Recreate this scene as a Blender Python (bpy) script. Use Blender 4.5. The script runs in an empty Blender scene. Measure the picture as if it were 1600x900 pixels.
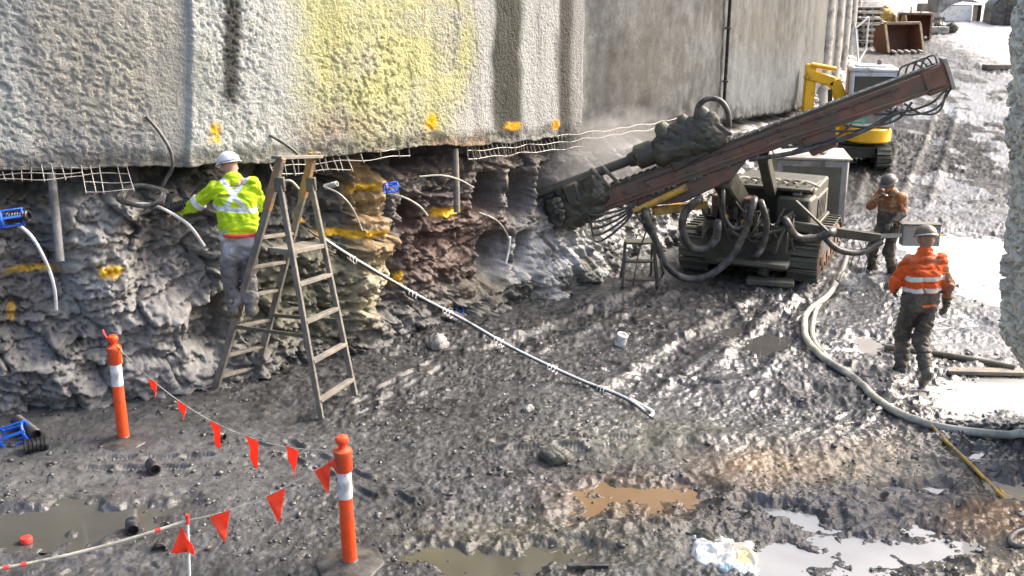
import bpy, bmesh, math, random
import numpy as np
from mathutils import Vector, Matrix
random.seed(7); rng = np.random.default_rng(7)
S = bpy.context.scene; COL = S.collection
PI = math.pi; R = math.radians

# ------------------------------------------------------------------ camera, sky, sun, exposure
PITCH = R(16.4); FPX = 1700.0; CH = 4.7
cam = bpy.data.objects.new('camera', bpy.data.cameras.new('camera')); COL.objects.link(cam)
cam.location = (0, 0, CH); cam.rotation_euler = (PI/2 - PITCH, 0, 0)
cam.data.sensor_width = 36; cam.data.lens = FPX/1600*36; cam.data.clip_end = 600; cam.data.clip_start = 0.1
S.camera = cam
SUN_EL, SUN_AZ = R(38), R(66)          # azimuth from +Y towards +X
w = bpy.data.worlds.new('World'); S.world = w; w.use_nodes = True
nt = w.node_tree; bg = nt.nodes['Background']
sky = nt.nodes.new('ShaderNodeTexSky'); sky.sky_type = 'NISHITA'; sky.sun_disc = False
sky.sun_elevation = SUN_EL; sky.sun_rotation = SUN_AZ; sky.dust_density = 7; sky.air_density = 0.8; sky.ozone_density = 0.5
nt.links.new(sky.outputs[0], bg.inputs[0]); bg.inputs[1].default_value = 0.15
sd = bpy.data.lights.new('sun', 'SUN'); sd.energy = 0.95; sd.angle = R(18); sd.color = (1, .99, .97)
so = bpy.data.objects.new('sun', sd); COL.objects.link(so)
sdir = Vector((math.sin(SUN_AZ)*math.cos(SUN_EL), math.cos(SUN_AZ)*math.cos(SUN_EL), math.sin(SUN_EL)))
so.rotation_euler = sdir.to_track_quat('Z', 'Y').to_euler(); so.location = sdir*60
S.view_settings.view_transform = 'Standard'; S.view_settings.look = 'None'
S.view_settings.gamma = 1; S.view_settings.exposure = 1.8; S.view_settings.use_curve_mapping = False

# ------------------------------------------------------------------ measuring helpers (photo measurement -> metres)
cp, sp_ = math.cos(PITCH), math.sin(PITCH)
def ray(px, py):
    dx = (px-800)/FPX; dy = (450-py)/FPX
    return Vector((dx, cp+dy*sp_, -sp_+dy*cp))
def P(px, py, Y):
    d = ray(px, py); t = Y/d.y
    return Vector((d.x*t, Y, CH+d.z*t))
def proj(X, Y, Z):
    ax = Y*cp+(CH-Z)*sp_; ax = np.maximum(ax, .5)
    up = Y*sp_-(CH-Z)*cp
    return 800+FPX*X/ax, 450-FPX*up/ax
def V(*a): return Vector(a)

# ------------------------------------------------------------------ noise
def _h(ix, iy, iz, s):
    n = (ix.astype(np.int64)*374761393 + iy.astype(np.int64)*668265263 + iz.astype(np.int64)*2147483647 + s*1274126177) & 0xffffffff
    n = ((n ^ (n >> 13))*1274126177) & 0xffffffff
    n = ((n ^ (n >> 16))*2246822519) & 0xffffffff
    return ((n ^ (n >> 15)) & 0xffffff)/float(0xffffff)
def vn(x, y, z=None, s=0):
    x = np.asarray(x, float); y = np.asarray(y, float)
    fx = np.floor(x); fy = np.floor(y); tx = x-fx; ty = y-fy
    tx = tx*tx*tx*(tx*(tx*6-15)+10); ty = ty*ty*ty*(ty*(ty*6-15)+10)
    if z is None:
        o = np.zeros_like(fx)
        a = _h(fx, fy, o, s); b = _h(fx+1, fy, o, s); c = _h(fx, fy+1, o, s); d = _h(fx+1, fy+1, o, s)
        return (a+(b-a)*tx)+((c+(d-c)*tx)-(a+(b-a)*tx))*ty
    z = np.asarray(z, float); fz = np.floor(z); tz = z-fz; tz = tz*tz*(3-2*tz)
    def lay(k):
        a = _h(fx, fy, k, s); b = _h(fx+1, fy, k, s); c = _h(fx, fy+1, k, s); d = _h(fx+1, fy+1, k, s)
        e = a+(b-a)*tx; return e+((c+(d-c)*tx)-e)*ty
    u = lay(fz); return u+(lay(fz+1)-u)*tz
def fbm(x, y, z=None, o=4, s=0, g=.5):
    r = 0; a = 1; t = 0; f = 1
    for i in range(o):
        r = r+a*(vn(x*f+i*17.3, y*f-i*9.1, None if z is None else z*f, s+i)*2-1); t += a; a *= g; f *= 2.03
    return r/t
def ridge(x, y, z=None, o=4, s=0, g=.5):
    r = 0; a = 1; t = 0; f = 1
    for i in range(o):
        n = 1-np.abs(vn(x*f+i*7.7, y*f+i*3.3, None if z is None else z*f, s+i)*2-1)
        r = r+a*n*n; t += a; a *= g; f *= 2.1
    return r/t
def cells(x, y, s=0):                    # broken blocks: every cell is a tilted facet of its own height
    x = np.asarray(x, float); y = np.asarray(y, float); ix = np.floor(x); iy = np.floor(y); z0 = np.zeros_like(x)
    best = np.full(x.shape, 9e9); sec = np.full(x.shape, 9e9); val = np.zeros_like(x)
    for i in (-1, 0, 1):
        for j in (-1, 0, 1):
            a, b = ix+i, iy+j; dx = a+.1+.8*_h(a, b, z0, s)-x; dy = b+.1+.8*_h(a, b, z0+1, s)-y; q = dx*dx+dy*dy
            v = _h(a, b, z0+2, s)-.5-(_h(a, b, z0+3, s)-.5)*1.3*dx-(_h(a, b, z0+4, s)-.5)*1.3*dy
            m = q < best; sec = np.where(m, best, np.minimum(sec, q)); val = np.where(m, v, val); best = np.where(m, q, best)
    return val, np.sqrt(sec)-np.sqrt(best)
def sst(a, b, x):
    t = np.clip((x-a)/(b-a), 0, 1); return t*t*(3-2*t)
def blob(x, y, cx, cy, rx, ry, p=2):      # soft elliptical mask
    return np.exp(-(np.abs((x-cx)/rx)**p+np.abs((y-cy)/ry)**p))

# ------------------------------------------------------------------ materials
def nodes(m):
    m.use_nodes = True; t = m.node_tree; return t, t.nodes['Principled BSDF']
def mat(name, col, rough=.5, metal=0, var=.25, scale=8, mud=0., bump=.15, bscale=40, spec=.5, attr=False, mudcol=(.11, .10, .09), coat=0):
    m = bpy.data.materials.new(name); t, b = nodes(m); N = t.nodes.new; L = t.links.new
    tc = N('ShaderNodeTexCoord')
    nz = N('ShaderNodeTexNoise'); nz.inputs['Scale'].default_value = scale; nz.inputs['Detail'].default_value = 6; nz.inputs['Roughness'].default_value = .65
    L(tc.outputs['Object'], nz.inputs['Vector'])
    if attr:
        a = N('ShaderNodeAttribute'); a.attribute_name = 'col'; src = a.outputs['Color']
    else:
        c = N('ShaderNodeRGB'); c.outputs[0].default_value = (*col, 1); src = c.outputs[0]
    mr = N('ShaderNodeMapRange'); mr.inputs['From Min'].default_value = .25; mr.inputs['From Max'].default_value = .75
    mr.inputs['To Min'].default_value = 1-var; mr.inputs['To Max'].default_value = 1+var; L(nz.outputs[0], mr.inputs['Value'])
    mul = N('ShaderNodeVectorMath'); mul.operation = 'SCALE'; L(src, mul.inputs[0]); L(mr.outputs[0], mul.inputs['Scale'])
    out = mul.outputs[0]
    if mud > 0:
        n2 = N('ShaderNodeTexNoise'); n2.inputs['Scale'].default_value = scale*.7; n2.inputs['Detail'].default_value = 8; n2.inputs['Roughness'].default_value = .7
        n2.noise_dimensions = '4D'; n2.inputs['W'].default_value = 3.7
        L(tc.outputs['Object'], n2.inputs['Vector'])
        r2 = N('ShaderNodeMapRange'); r2.inputs['From Min'].default_value = .62-.35*mud; r2.inputs['From Max'].default_value = .72-.25*mud
        L(n2.outputs[0], r2.inputs['Value'])
        mx = N('ShaderNodeMix'); mx.data_type = 'RGBA'; mx.inputs['B'].default_value = (*mudcol, 1)
        L(r2.outputs[0], mx.inputs['Factor']); L(out, mx.inputs['A']); out = mx.outputs['Result']
    L(out, b.inputs['Base Color'])
    rr = N('ShaderNodeMapRange'); rr.inputs['From Min'].default_value = .3; rr.inputs['From Max'].default_value = .7
    rr.inputs['To Min'].default_value = max(.04, rough-.12); rr.inputs['To Max'].default_value = min(1, rough+.12); L(nz.outputs[0], rr.inputs['Value'])
    L(rr.outputs[0], b.inputs['Roughness'])
    b.inputs['Metallic'].default_value = metal; b.inputs['Specular IOR Level'].default_value = spec
    if coat: b.inputs['Coat Weight'].default_value = coat; b.inputs['Coat Roughness'].default_value = .15
    if bump > 0:
        n3 = N('ShaderNodeTexNoise'); n3.inputs['Scale'].default_value = bscale; n3.inputs['Detail'].default_value = 7; n3.inputs['Roughness'].default_value = .62; L(tc.outputs['Object'], n3.inputs['Vector'])
        bp = N('ShaderNodeBump'); bp.inputs['Strength'].default_value = bump; bp.inputs['Distance'].default_value = .035 if name == 'sprayed_concrete' else .02
        L(n3.outputs[0], bp.inputs['Height']); L(bp.outputs[0], b.inputs['Normal'])
    return m
M = {}
M['mud'] = mat('mud', None, rough=.27, var=.35, scale=6, bump=.5, bscale=42, spec=.5, attr=True)
M['rock'] = mat('rock', None, rough=.5, var=.45, scale=9, bump=.9, bscale=30, spec=.4, attr=True)
M['wall'] = mat('sprayed_concrete', None, rough=.8, var=.16, scale=14, bump=1.0, bscale=36, spec=.3, attr=True)
M['concrete'] = mat('cast_concrete', None, rough=.7, var=.6, scale=17, bump=.45, bscale=60, spec=.3, attr=True)
M['pale'] = mat('pale_concrete', (.33, .32, .29), rough=.8, var=.22, scale=5, mud=.35, bump=.3)
M['slab'] = mat('grey_concrete', (.27, .265, .25), rough=.75, var=.25, scale=4, mud=.4, bump=.35)
M['rust'] = mat('rusty_steel', (.165, .085, .06), rough=.6, metal=0, var=.4, scale=5, mud=.5, mudcol=(.10, .09, .062), bump=.25)
M['rustbright'] = mat('bare_rust', (.17, .072, .04), rough=.75, var=.45, scale=4, mud=.2, bump=.3)
M['steel'] = mat('dark_steel', (.045, .044, .036), rough=.5, metal=.1, var=.5, scale=8, mud=.55, mudcol=(.072, .07, .046), bump=.4)
M['oldsteel'] = mat('muddy_steel', (.075, .074, .055), rough=.6, metal=0, var=.45, scale=6, mud=.6, mudcol=(.11, .108, .08), bump=.5)
M['bare'] = mat('scuffed_steel', (.4, .4, .39), rough=.4, metal=.6, var=.3, scale=12, mud=.25, bump=.1)
M['rubber'] = mat('black_rubber', (.035, .034, .032), rough=.42, var=.4, scale=10, mud=.5, mudcol=(.11, .105, .09), bump=.2)
M['blackplastic'] = mat('black_plastic', (.02, .02, .022), rough=.35, var=.3, scale=20, mud=.3, bump=.05)
M['wire'] = mat('galvanised_wire', (.30, .28, .25), rough=.5, metal=.2, var=.6, scale=7, mud=.3, mudcol=(.15, .08, .05), bump=0)
M['white'] = mat('white_plastic', (.72, .72, .69), rough=.4, var=.12, scale=8, mud=.25, mudcol=(.3, .29, .26), bump=.05)
M['whitehose'] = mat('cream_hose', (.47, .45, .36), rough=.45, var=.25, scale=4, mud=.55, mudcol=(.22, .21, .17), bump=.1)
M['orange'] = mat('orange_plastic', (.82, .075, .012), rough=.45, var=.2, scale=9, mud=.42, mudcol=(.45, .10, .05), bump=.04)
M['flag'] = mat('orange_flag_cloth', (.93, .12, .05), rough=.5, var=.16, scale=18, bump=.1)
M['reflect'] = mat('reflective_sleeve', (.72, .72, .72), rough=.4, var=.15, scale=12, mud=.4, mudcol=(.38, .38, .38), bump=.05)
M['blue'] = mat('blue_plastic', (.02, .12, .62), rough=.4, var=.2, scale=10, mud=.25, bump=.05)
M['yellow'] = mat('yellow_paint', (.92, .50, .02), rough=.38, var=.12, scale=4, mud=.22, mudcol=(.35, .22, .06), bump=.05, coat=.2)
M['ochre'] = mat('worn_yellow_paint', (.5, .3, .05), rough=.5, var=.3, scale=8, mud=.4, bump=.15)
M['tan'] = mat('worn_tan_edge', (.30, .21, .11), rough=.55, var=.35, scale=6, mud=.4, bump=.2)
M['glass'] = mat('cab_glass', (.05, .06, .06), rough=.1, var=.2, bump=0, spec=.8)
M['wood'] = mat('muddy_timber', (.20, .18, .145), rough=.75, var=.35, scale=9, mud=.45, mudcol=(.13, .125, .11), bump=.3)
M['woodbrown'] = mat('brown_timber', (.36, .20, .085), rough=.7, var=.35, scale=9, mud=.35, mudcol=(.17, .15, .12), bump=.3)
M['cabwhite'] = mat('cab_white', (.62, .64, .65), rough=.35, var=.15, scale=5, mud=.2, bump=.04)
M['helmetwhite'] = mat('white_helmet', (.7, .72, .74), rough=.3, var=.1, scale=10, mud=.2, mudcol=(.35, .34, .32), bump=.02)
M['helmetmud'] = mat('muddy_helmet', (.115, .095, .055), rough=.45, var=.3, scale=12, mud=.5, mudcol=(.12, .11, .09), bump=.1)
M['helmetdark'] = mat('dark_helmet', (.07, .07, .065), rough=.4, var=.3, scale=12, mud=.3, bump=.1)
M['skin'] = mat('skin', (.46, .24, .17), rough=.5, var=.12, scale=14, bump=.05)
M['skindark'] = mat('shaded_skin', (.33, .18, .12), rough=.5, var=.15, scale=14, mud=.2, mudcol=(.14, .11, .09), bump=.05)
M['cloth'] = mat('work_cloth', None, rough=.75, var=.2, scale=11, bump=.3, bscale=90, spec=.3, attr=True)
M['muddycloth'] = mat('muddy_work_cloth', None, rough=.6, var=.35, scale=9, mud=.35, mudcol=(.10, .085, .065), bump=.35, bscale=60, spec=.4, attr=True)
M['boot'] = mat('wet_rubber_boot', (.06, .058, .05), rough=.32, var=.35, scale=9, mud=.5, mudcol=(.15, .14, .115), bump=.15)
M['redcloth'] = mat('red_belt', (.62, .06, .04), rough=.6, var=.2, bump=.1)
M['paintyellow'] = mat('yellow_line_paint', (.85, .55, .02), rough=.6, var=.3, scale=20, bump=.2)
M['green'] = mat('green_plate', (.05, .42, .26), rough=.4, var=.1, bump=0)
M['sack'] = mat('paper_sack', None, rough=.6, var=.14, scale=9, bump=.35, bscale=30, attr=True)
M['pink'] = mat('red_cap', (.75, .05, .04), rough=.45, var=.2, bump=.05)
t_, b_ = nodes(M['mud']); a_ = [n for n in t_.nodes if n.type == 'ATTRIBUTE'][0]; old = b_.inputs['Roughness'].links[0].from_socket
mr_ = t_.nodes.new('ShaderNodeMapRange'); mr_.inputs['To Min'].default_value = 2.1; mr_.inputs['To Max'].default_value = .42; t_.links.new(a_.outputs['Alpha'], mr_.inputs['Value'])
ms_ = t_.nodes.new('ShaderNodeMapRange'); ms_.inputs['To Min'].default_value = .12; ms_.inputs['To Max'].default_value = .68; t_.links.new(a_.outputs['Alpha'], ms_.inputs['Value']); t_.links.new(ms_.outputs[0], b_.inputs['Specular IOR Level'])
mu_ = t_.nodes.new('ShaderNodeMath'); mu_.operation = 'MULTIPLY'; t_.links.new(old, mu_.inputs[0]); t_.links.new(mr_.outputs[0], mu_.inputs[1]); t_.links.new(mu_.outputs[0], b_.inputs['Roughness'])
t_, b_ = nodes(M['flag']); tl_ = t_.nodes.new('ShaderNodeBsdfTranslucent'); tl_.inputs[0].default_value = (.95, .14, .05, 1); mx_ = t_.nodes.new('ShaderNodeMixShader'); mx_.inputs[0].default_value = .45
t_.links.new(b_.outputs[0], mx_.inputs[1]); t_.links.new(tl_.outputs[0], mx_.inputs[2]); t_.links.new(mx_.outputs[0], [n for n in t_.nodes if n.type == 'OUTPUT_MATERIAL'][0].inputs['Surface'])
def water(name, col, rough):
    m = bpy.data.materials.new(name); t, b = nodes(m); N = t.nodes.new; L = t.links.new
    tc = N('ShaderNodeTexCoord'); n = N('ShaderNodeTexNoise'); n.inputs['Scale'].default_value = 1.6; n.inputs['Detail'].default_value = 5
    L(tc.outputs['Object'], n.inputs['Vector'])
    mr = N('ShaderNodeMapRange'); mr.inputs['To Min'].default_value = .6; mr.inputs['To Max'].default_value = 1.4; L(n.outputs[0], mr.inputs['Value'])
    c = N('ShaderNodeVectorMath'); c.operation = 'SCALE'; c.inputs[0].default_value = col; L(mr.outputs[0], c.inputs['Scale']); L(c.outputs[0], b.inputs['Base Color'])
    b.inputs['Roughness'].default_value = rough; b.inputs['IOR'].default_value = 1.33; b.inputs['Specular IOR Level'].default_value = .9
    n2 = N('ShaderNodeTexNoise'); n2.inputs['Scale'].default_value = 9; L(tc.outputs['Object'], n2.inputs['Vector'])
    bp = N('ShaderNodeBump'); bp.inputs['Strength'].default_value = .05; bp.inputs['Distance'].default_value = .02; L(n2.outputs[0], bp.inputs['Height']); L(bp.outputs[0], b.inputs['Normal'])
    return m

# ------------------------------------------------------------------ object helpers
def props(o, label=None, cat=None, group=None, kind=None):
    if label: o['label'] = label
    if cat: o['category'] = cat
    if group: o['group'] = group
    if kind: o['kind'] = kind
    return o
def thing(name, label, cat, loc=(0, 0, 0), rz=0, group=None):
    o = bpy.data.objects.new(name, None); COL.objects.link(o); o.location = loc; o.rotation_euler = (0, 0, rz); o.empty_display_size = .1
    return props(o, label, cat, group)
def link(o, parent=None, world=True):
    COL.objects.link(o)
    if parent is not None:
        o.parent = parent
        if world:
            p = parent; off = Vector((0, 0, 0))
            while p is not None: off += p.location; p = p.parent
            o.location = -off
    return o
def np_mesh(name, verts, quads, m, cols=None, smooth=True):
    me = bpy.data.meshes.new(name)
    verts = np.asarray(verts, np.float32); quads = np.asarray(quads, np.int32); n = quads.shape[1]
    me.vertices.add(len(verts)); me.vertices.foreach_set('co', verts.ravel())
    me.loops.add(quads.size); me.loops.foreach_set('vertex_index', quads.ravel())
    me.polygons.add(len(quads)); me.polygons.foreach_set('loop_start', np.arange(0, quads.size, n, dtype=np.int32))
    if smooth: me.polygons.foreach_set('use_smooth', np.ones(len(quads), bool))
    if cols is not None:
        a = me.attributes.new('col', 'FLOAT_COLOR', 'POINT')
        c = np.ones((len(verts), 4), np.float32); c[:, :cols.shape[1]] = np.clip(cols, 0, 1); a.data.foreach_set('color', c.ravel())
    me.update(calc_edges=True); me.validate(); me.materials.append(m)
    return bpy.data.objects.new(name, me)
def grid_quads(nr, nc):
    i = np.arange(nr*nc).reshape(nr, nc)
    return np.stack([i[:-1, :-1], i[:-1, 1:], i[1:, 1:], i[1:, :-1]], -1).reshape(-1, 4)
def cr(pts, n=8):                          # Catmull-Rom smoothing
    p = [Vector(q) for q in pts]
    if len(p) < 3: return p
    p = [p[0]*2-p[1]]+p+[p[-1]*2-p[-2]]; out = []
    for i in range(1, len(p)-2):
        for k in range(n):
            t = k/n; a, b, c, d = p[i-1], p[i], p[i+1], p[i+2]
            out.append(.5*((2*b)+(c-a)*t+(2*a-5*b+4*c-d)*t*t+(3*b-a-3*c+d)*t**3))
    out.append(p[-2]); return out
class MB:
    def __init__(s): s.v = []; s.f = []
    def add(s, v, f):
        o = len(s.v); s.v += [tuple(x) for x in v]; s.f += [tuple(i+o for i in q) for q in f]; return s
    def box(s, c, d, rot=None):
        c = Vector(c); x, y, z = d[0]/2, d[1]/2, d[2]/2
        vs = [V(a, b, e) for a in (-x, x) for b in (-y, y) for e in (-z, z)]
        if rot is not None: vs = [rot @ q for q in vs]
        return s.add([c+q for q in vs], [(0, 1, 3, 2), (4, 6, 7, 5), (0, 4, 5, 1), (2, 3, 7, 6), (0, 2, 6, 4), (1, 5, 7, 3)])
    def beam(s, p, q, w, h, up=(0, 0, 1)):   # box from p to q, w across, h along 'up'
        p, q = Vector(p), Vector(q); d = (q-p); l = d.length; d.normalize(); u = Vector(up)
        x = d.cross(u)
        if x.length < 1e-4: x = d.cross(V(1, 0, 0))
        x.normalize(); u = x.cross(d)
        return s.box((p+q)/2, (w, l, h), Matrix((x, d, u)).transposed())
    def tube(s, pts, r, n=8, caps=True):
        pts = [Vector(p) for p in pts]; m = len(pts); rs = r if isinstance(r, (list, tuple)) else [r]*m
        vs = []; fs = []; nrm = None
        for i, p in enumerate(pts):
            d = (pts[min(i+1, m-1)]-pts[max(i-1, 0)])
            d = d.normalized() if d.length > 1e-9 else V(0, 0, 1)
            if nrm is None:
                nrm = d.cross(V(0, 0, 1))
                if nrm.length < .05: nrm = d.cross(V(1, 0, 0))
            nrm = (nrm-d*nrm.dot(d)).normalized(); b = d.cross(nrm)
            for k in range(n):
                a = 2*PI*k/n; vs.append(p+(nrm*math.cos(a)+b*math.sin(a))*rs[i])
        for i in range(m-1):
            for k in range(n):
                fs.append((i*n+k, i*n+(k+1) % n, (i+1)*n+(k+1) % n, (i+1)*n+k))
        if caps: fs.append(tuple(range(n-1, -1, -1))); fs.append(tuple(range((m-1)*n, m*n)))
        return s.add(vs, fs)
    def lathe(s, prof, o=(0, 0, 0), ax=(0, 0, 1), n=20):   # profile of (radius, height)
        o = Vector(o); q = Vector(ax).to_track_quat('Z', 'Y'); vs = []; fs = []
        for r, h in prof:
            for k in range(n):
                a = 2*PI*k/n; vs.append(o+q @ V(max(r, 1e-4)*math.cos(a), max(r, 1e-4)*math.sin(a), h))
        for i in range(len(prof)-1):
            for k in range(n): fs.append((i*n+k, i*n+(k+1) % n, (i+1)*n+(k+1) % n, (i+1)*n+k))
        fs.append(tuple(range(n-1, -1, -1))); fs.append(tuple(range((len(prof)-1)*n, len(prof)*n)))
        return s.add(vs, fs)
    def prism(s, poly, off):                # polygon pushed along off
        n = len(poly); a = [Vector(p) for p in poly]; b = [p+Vector(off) for p in a]
        return s.add(a+b, [tuple(range(n-1, -1, -1)), tuple(range(n, 2*n))]+[(i, (i+1) % n, n+(i+1) % n, n+i) for i in range(n)])
    def build(s, name, m, parent=None, world=True, bevel=0, sharp=38, rough=0):
        me = bpy.data.meshes.new(name); vs = s.v
        if rough:
            vs = [tuple(c+random.uniform(-rough, rough) for c in q) for q in vs]
        me.from_pydata(vs, [], s.f); bm = bmesh.new(); bm.from_mesh(me); bmesh.ops.recalc_face_normals(bm, faces=bm.faces)
        if bevel: bmesh.ops.bevel(bm, geom=[e for e in bm.edges if e.calc_face_angle(0) > R(40)], offset=bevel, segments=1, affect='EDGES', clamp_overlap=True)
        bm.to_mesh(me); bm.free()
        me.shade_smooth(); me.set_sharp_from_angle(angle=R(sharp)); me.materials.append(m)
        return link(bpy.data.objects.new(name, me), parent, world)
def copy_tree(o, parent=None):
    c = o.copy(); COL.objects.link(c)
    if parent: c.parent = parent
    for ch in list(o.children): copy_tree(ch, c)
    return c

# ------------------------------------------------------------------ ground
def G0(px, py, z=0.):
    d = ray(px, py); t = (z-CH)/d.z; return d.x*t, d.y*t
def ramp(Y):
    y = np.clip(Y-25, 0, 38); return .072*(np.sqrt(y*y+4)-2)
PUD = []  # name, centre, radii in metres, depth
def pud(px, py, hw, hh, depth):
    x, y = G0(px, py); x1, _ = G0(px+hw, py); _, y0 = G0(px, py-hh); _, y1 = G0(px, py+hh)
    PUD.append((x, y, abs(x1-x), (y0-y1)/2, depth)); return PUD[-1]
pud(110, 815, 160, 30, .06); pud(1000, 782, 110, 30, .07); pud(1540, 410, 130, 62, .12); pud(1570, 612, 140, 34, .10)
pud(1590, 760, 70, 24, .08); pud(1400, 856, 260, 50, .045); pud(1205, 532, 75, 20, .08); pud(790, 868, 170, 22, .045)
for a_ in ((1225, 806, 90, 15), (1440, 772, 80, 12), (1180, 880, 90, 20), (1480, 655, 70, 10), (1350, 540, 60, 14), (1480, 500, 60, 16), (1540, 700, 60, 10)): pud(*a_, .05)
RUT = []
for a, b in (((1215, 460), (930, 640)), ((1075, 430), (760, 560)), ((1300, 440), (1130, 600)), ((1480, 190), (1420, 330)), ((1380, 230), (1360, 320))):
    RUT.append((G0(*a), G0(*b)))
PRINTS = []
for (a, b, n_) in (((1424, 600), (1250, 700), 7), ((1424, 560), (1390, 440), 8), ((560, 640), (700, 560), 8), ((420, 690), (640, 800), 8), ((1100, 600), (900, 560), 8), ((300, 720), (120, 720), 6), ((760, 700), (1000, 690), 8), ((1480, 420), (1470, 250), 9), ((1000, 500), (1100, 560), 5)):
    a, b = G0(*a), G0(*b); dx, dy = b[0]-a[0], b[1]-a[1]; l = math.hypot(dx, dy)
    for i in range(n_):
        t = (i+random.uniform(-.2, .2))/n_; sd2 = .11*(1 if i % 2 else -1); PRINTS.append((a[0]+dx*t-dy/l*sd2, a[1]+dy*t+dx/l*sd2, math.atan2(dy, dx)+random.uniform(-.25, .25)))
def Hg(X, Y, fine=True):
    X = np.asarray(X, float); Y = np.asarray(Y, float)
    z = ramp(Y)
    px, py = proj(X, Y, z)
    calm = np.clip(1-.75*blob(px, py, 60, 740, 420, 170, 4), 0, 1)      # trowelled smooth mud by the wall
    wild = (1+.5*sst(24, 30, Y)*(1-sst(45, 70, Y))+.25*blob(px, py, 1350, 500, 260, 160))*(.35+.65*sst(.3, .62, vn(X*.55+3, Y*.8, s=300)))
    far = 1-.6*sst(40, 70, Y)
    b = fbm(X*.45, Y*.45, o=3, s=3)*.09
    m = (ridge(X*1.7, Y*1.7, o=4, s=11)-.45)*.075*calm*wild
    if fine:
        wx = fbm(X*3, Y*3, o=2, s=5)*.4
        m = m+(ridge(X*4.2+wx, Y*5.5, o=3, s=21)-.45)*.036*(.35+.65*calm)*wild*(.35+.9*vn(X*.8, Y*.8, s=9))
        m = m+fbm(X*22, Y*24, o=2, s=31)*.011*(.25+.75*calm)
        m = m+(ridge(X*9+wx*2, Y*11, o=2, s=35)-.4)*.019*(.2+.8*calm)*wild*sst(.25, .6, vn(X*1.3, Y*1.3, s=36))
    dep = 0; wob = fbm(X*2.2, Y*2.2, o=4, s=201, g=.65)*3
    if fine:
        cv, ce = cells(X*6.5+wx, Y*6.5+wx, 37); amt = sst(.3, .7, vn(X*.9, Y*.9, s=38))*(.25+.75*calm)
        m = m+cv*.04*amt*wild
        cv, ce = cells(X*15+wx, Y*15, 39); m = m+(cv*.016-.008*(1-sst(0, .12, ce)))*(.15+.85*calm)*sst(.2, .6, vn(X*1.6, Y*1.6, s=40))
    for (cx, cy, rx, ry, d) in PUD:
        k = blob(X+.12*wob, Y+.12*wob, cx, cy, rx*1.05, ry*1.05, 4); dep = dep+k*d; m = m*(1-.3*k*(cx < 2)); b = b*(1-.95*blob(X, Y, cx, cy, rx*1.7, ry*1.7, 4)); dep = dep-.035*(blob(X, Y, cx, cy, rx*1.75, ry*1.75, 6)-blob(X+.12*wob, Y+.12*wob, cx, cy, rx*1.12, ry*1.12, 4)).clip(0, 1)
    for (a, c) in RUT:
        dx, dy = c[0]-a[0], c[1]-a[1]; l = math.hypot(dx, dy); dx /= l; dy /= l
        t = (X-a[0])*dx+(Y-a[1])*dy; q = (X-a[0])*dy-(Y-a[1])*dx
        k = np.exp(-(q/.22)**4)*sst(0, .4, t)*(1-sst(l-.8, l, t))
        e = np.exp(-((np.abs(q)-.3)/.09)**2)*sst(0, .4, t)*(1-sst(l-.8, l, t))
        dep = dep+k*(.035+.007*np.sin(t*28+3*wob)*fine)-e*.03
    if fine:
        for (fx, fy, fa) in PRINTS:
            i_ = np.nonzero((np.abs(X-fx) < .35) & (np.abs(Y-fy) < .35)); x_, y_ = X[i_]-fx, Y[i_]-fy; u_ = x_*math.cos(fa)+y_*math.sin(fa); v_ = -x_*math.sin(fa)+y_*math.cos(fa)
            r_ = (u_/.155)**2+(v_/(.058-.012*np.cos(u_*22)))**2; k = 1/(1+r_**4); rim = np.exp(-((np.sqrt(r_)-1.25)/.22)**2)
            m[i_] = m[i_]*(1-.85*k)+rim*.014; dep = dep+np.zeros_like(X) if np.isscalar(dep) else dep; dep[i_] += k*(.034+.006*np.sin(u_*160))
    # spoil heap on the left by the rock face, ridge of mud across the front
    hb = .10*blob(px, py, 1180, 690, 330, 28)+.06*blob(px, py, 1060, 830, 150, 25)+.05*blob(px, py, 860, 705, 60, 14)+.09*blob(px, py, 1550, 812, 85, 26)+.08*blob(px, py, 1540, 885, 90, 22)+.05*blob(px, py, 1330, 725, 200, 28)+.05*blob(px, py, 1350, 830, 60, 16)
    return z+b*far+m*far-dep+hb*(1+.5*fbm(X*3, Y*3, o=3, s=77))
def gh(x, y): return float(Hg(np.array([x]), np.array([y]), False)[0])
def G(px, py, dz=0):                       # a spot on the ground sheet
    z = 0
    for _ in range(8): x, y = G0(px, py, z); z = .5*z+.5*gh(x, y)
    return V(x, y, gh(x, y)+dz)
ys = [2.0]
while ys[-1] < 135:
    y = ys[-1]; ys.append(y+max(.0135, .000155*y*y) if y > 7 else y+.07)
ys = np.array(ys); u = np.linspace(-1, 1, 1080)
Yg = np.repeat(ys[:, None], len(u), 1); Xg = u[None, :]*(.535*(ys[:, None]+2.2)+.3)+.02*(ys[:, None])
Zg = Hg(Xg, Yg)
px, py = proj(Xg, Yg, Zg)
def mixc(c, col, k): k = np.clip(k, 0, 1)[..., None]; return c*(1-k)+np.array(col)*k
gc = np.ones(Xg.shape+(3,))*np.array((.048, .0485, .049))
nA = vn(Xg*.9, Yg*.9, s=41); nB = fbm(Xg*2.5, Yg*2.5, o=4, s=43)
nC = fbm(Xg*14, Yg*14, o=3, s=47); gc *= np.clip(.75+.6*nA+.4*nB+.9*nC, .25, 2)[..., None]
gc = mixc(gc, (.14, .14, .135), .5*blob(px, py, 60, 760, 420, 130, 4))
gc = mixc(gc, (.13, .12, .08), .75*blob(px, py, 900, 845, 260, 45)*(.5+nA))
gc = mixc(gc, (.10, .098, .075), .7*blob(px, py, 1100, 690, 260, 35)*(.6+.8*nA))
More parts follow.
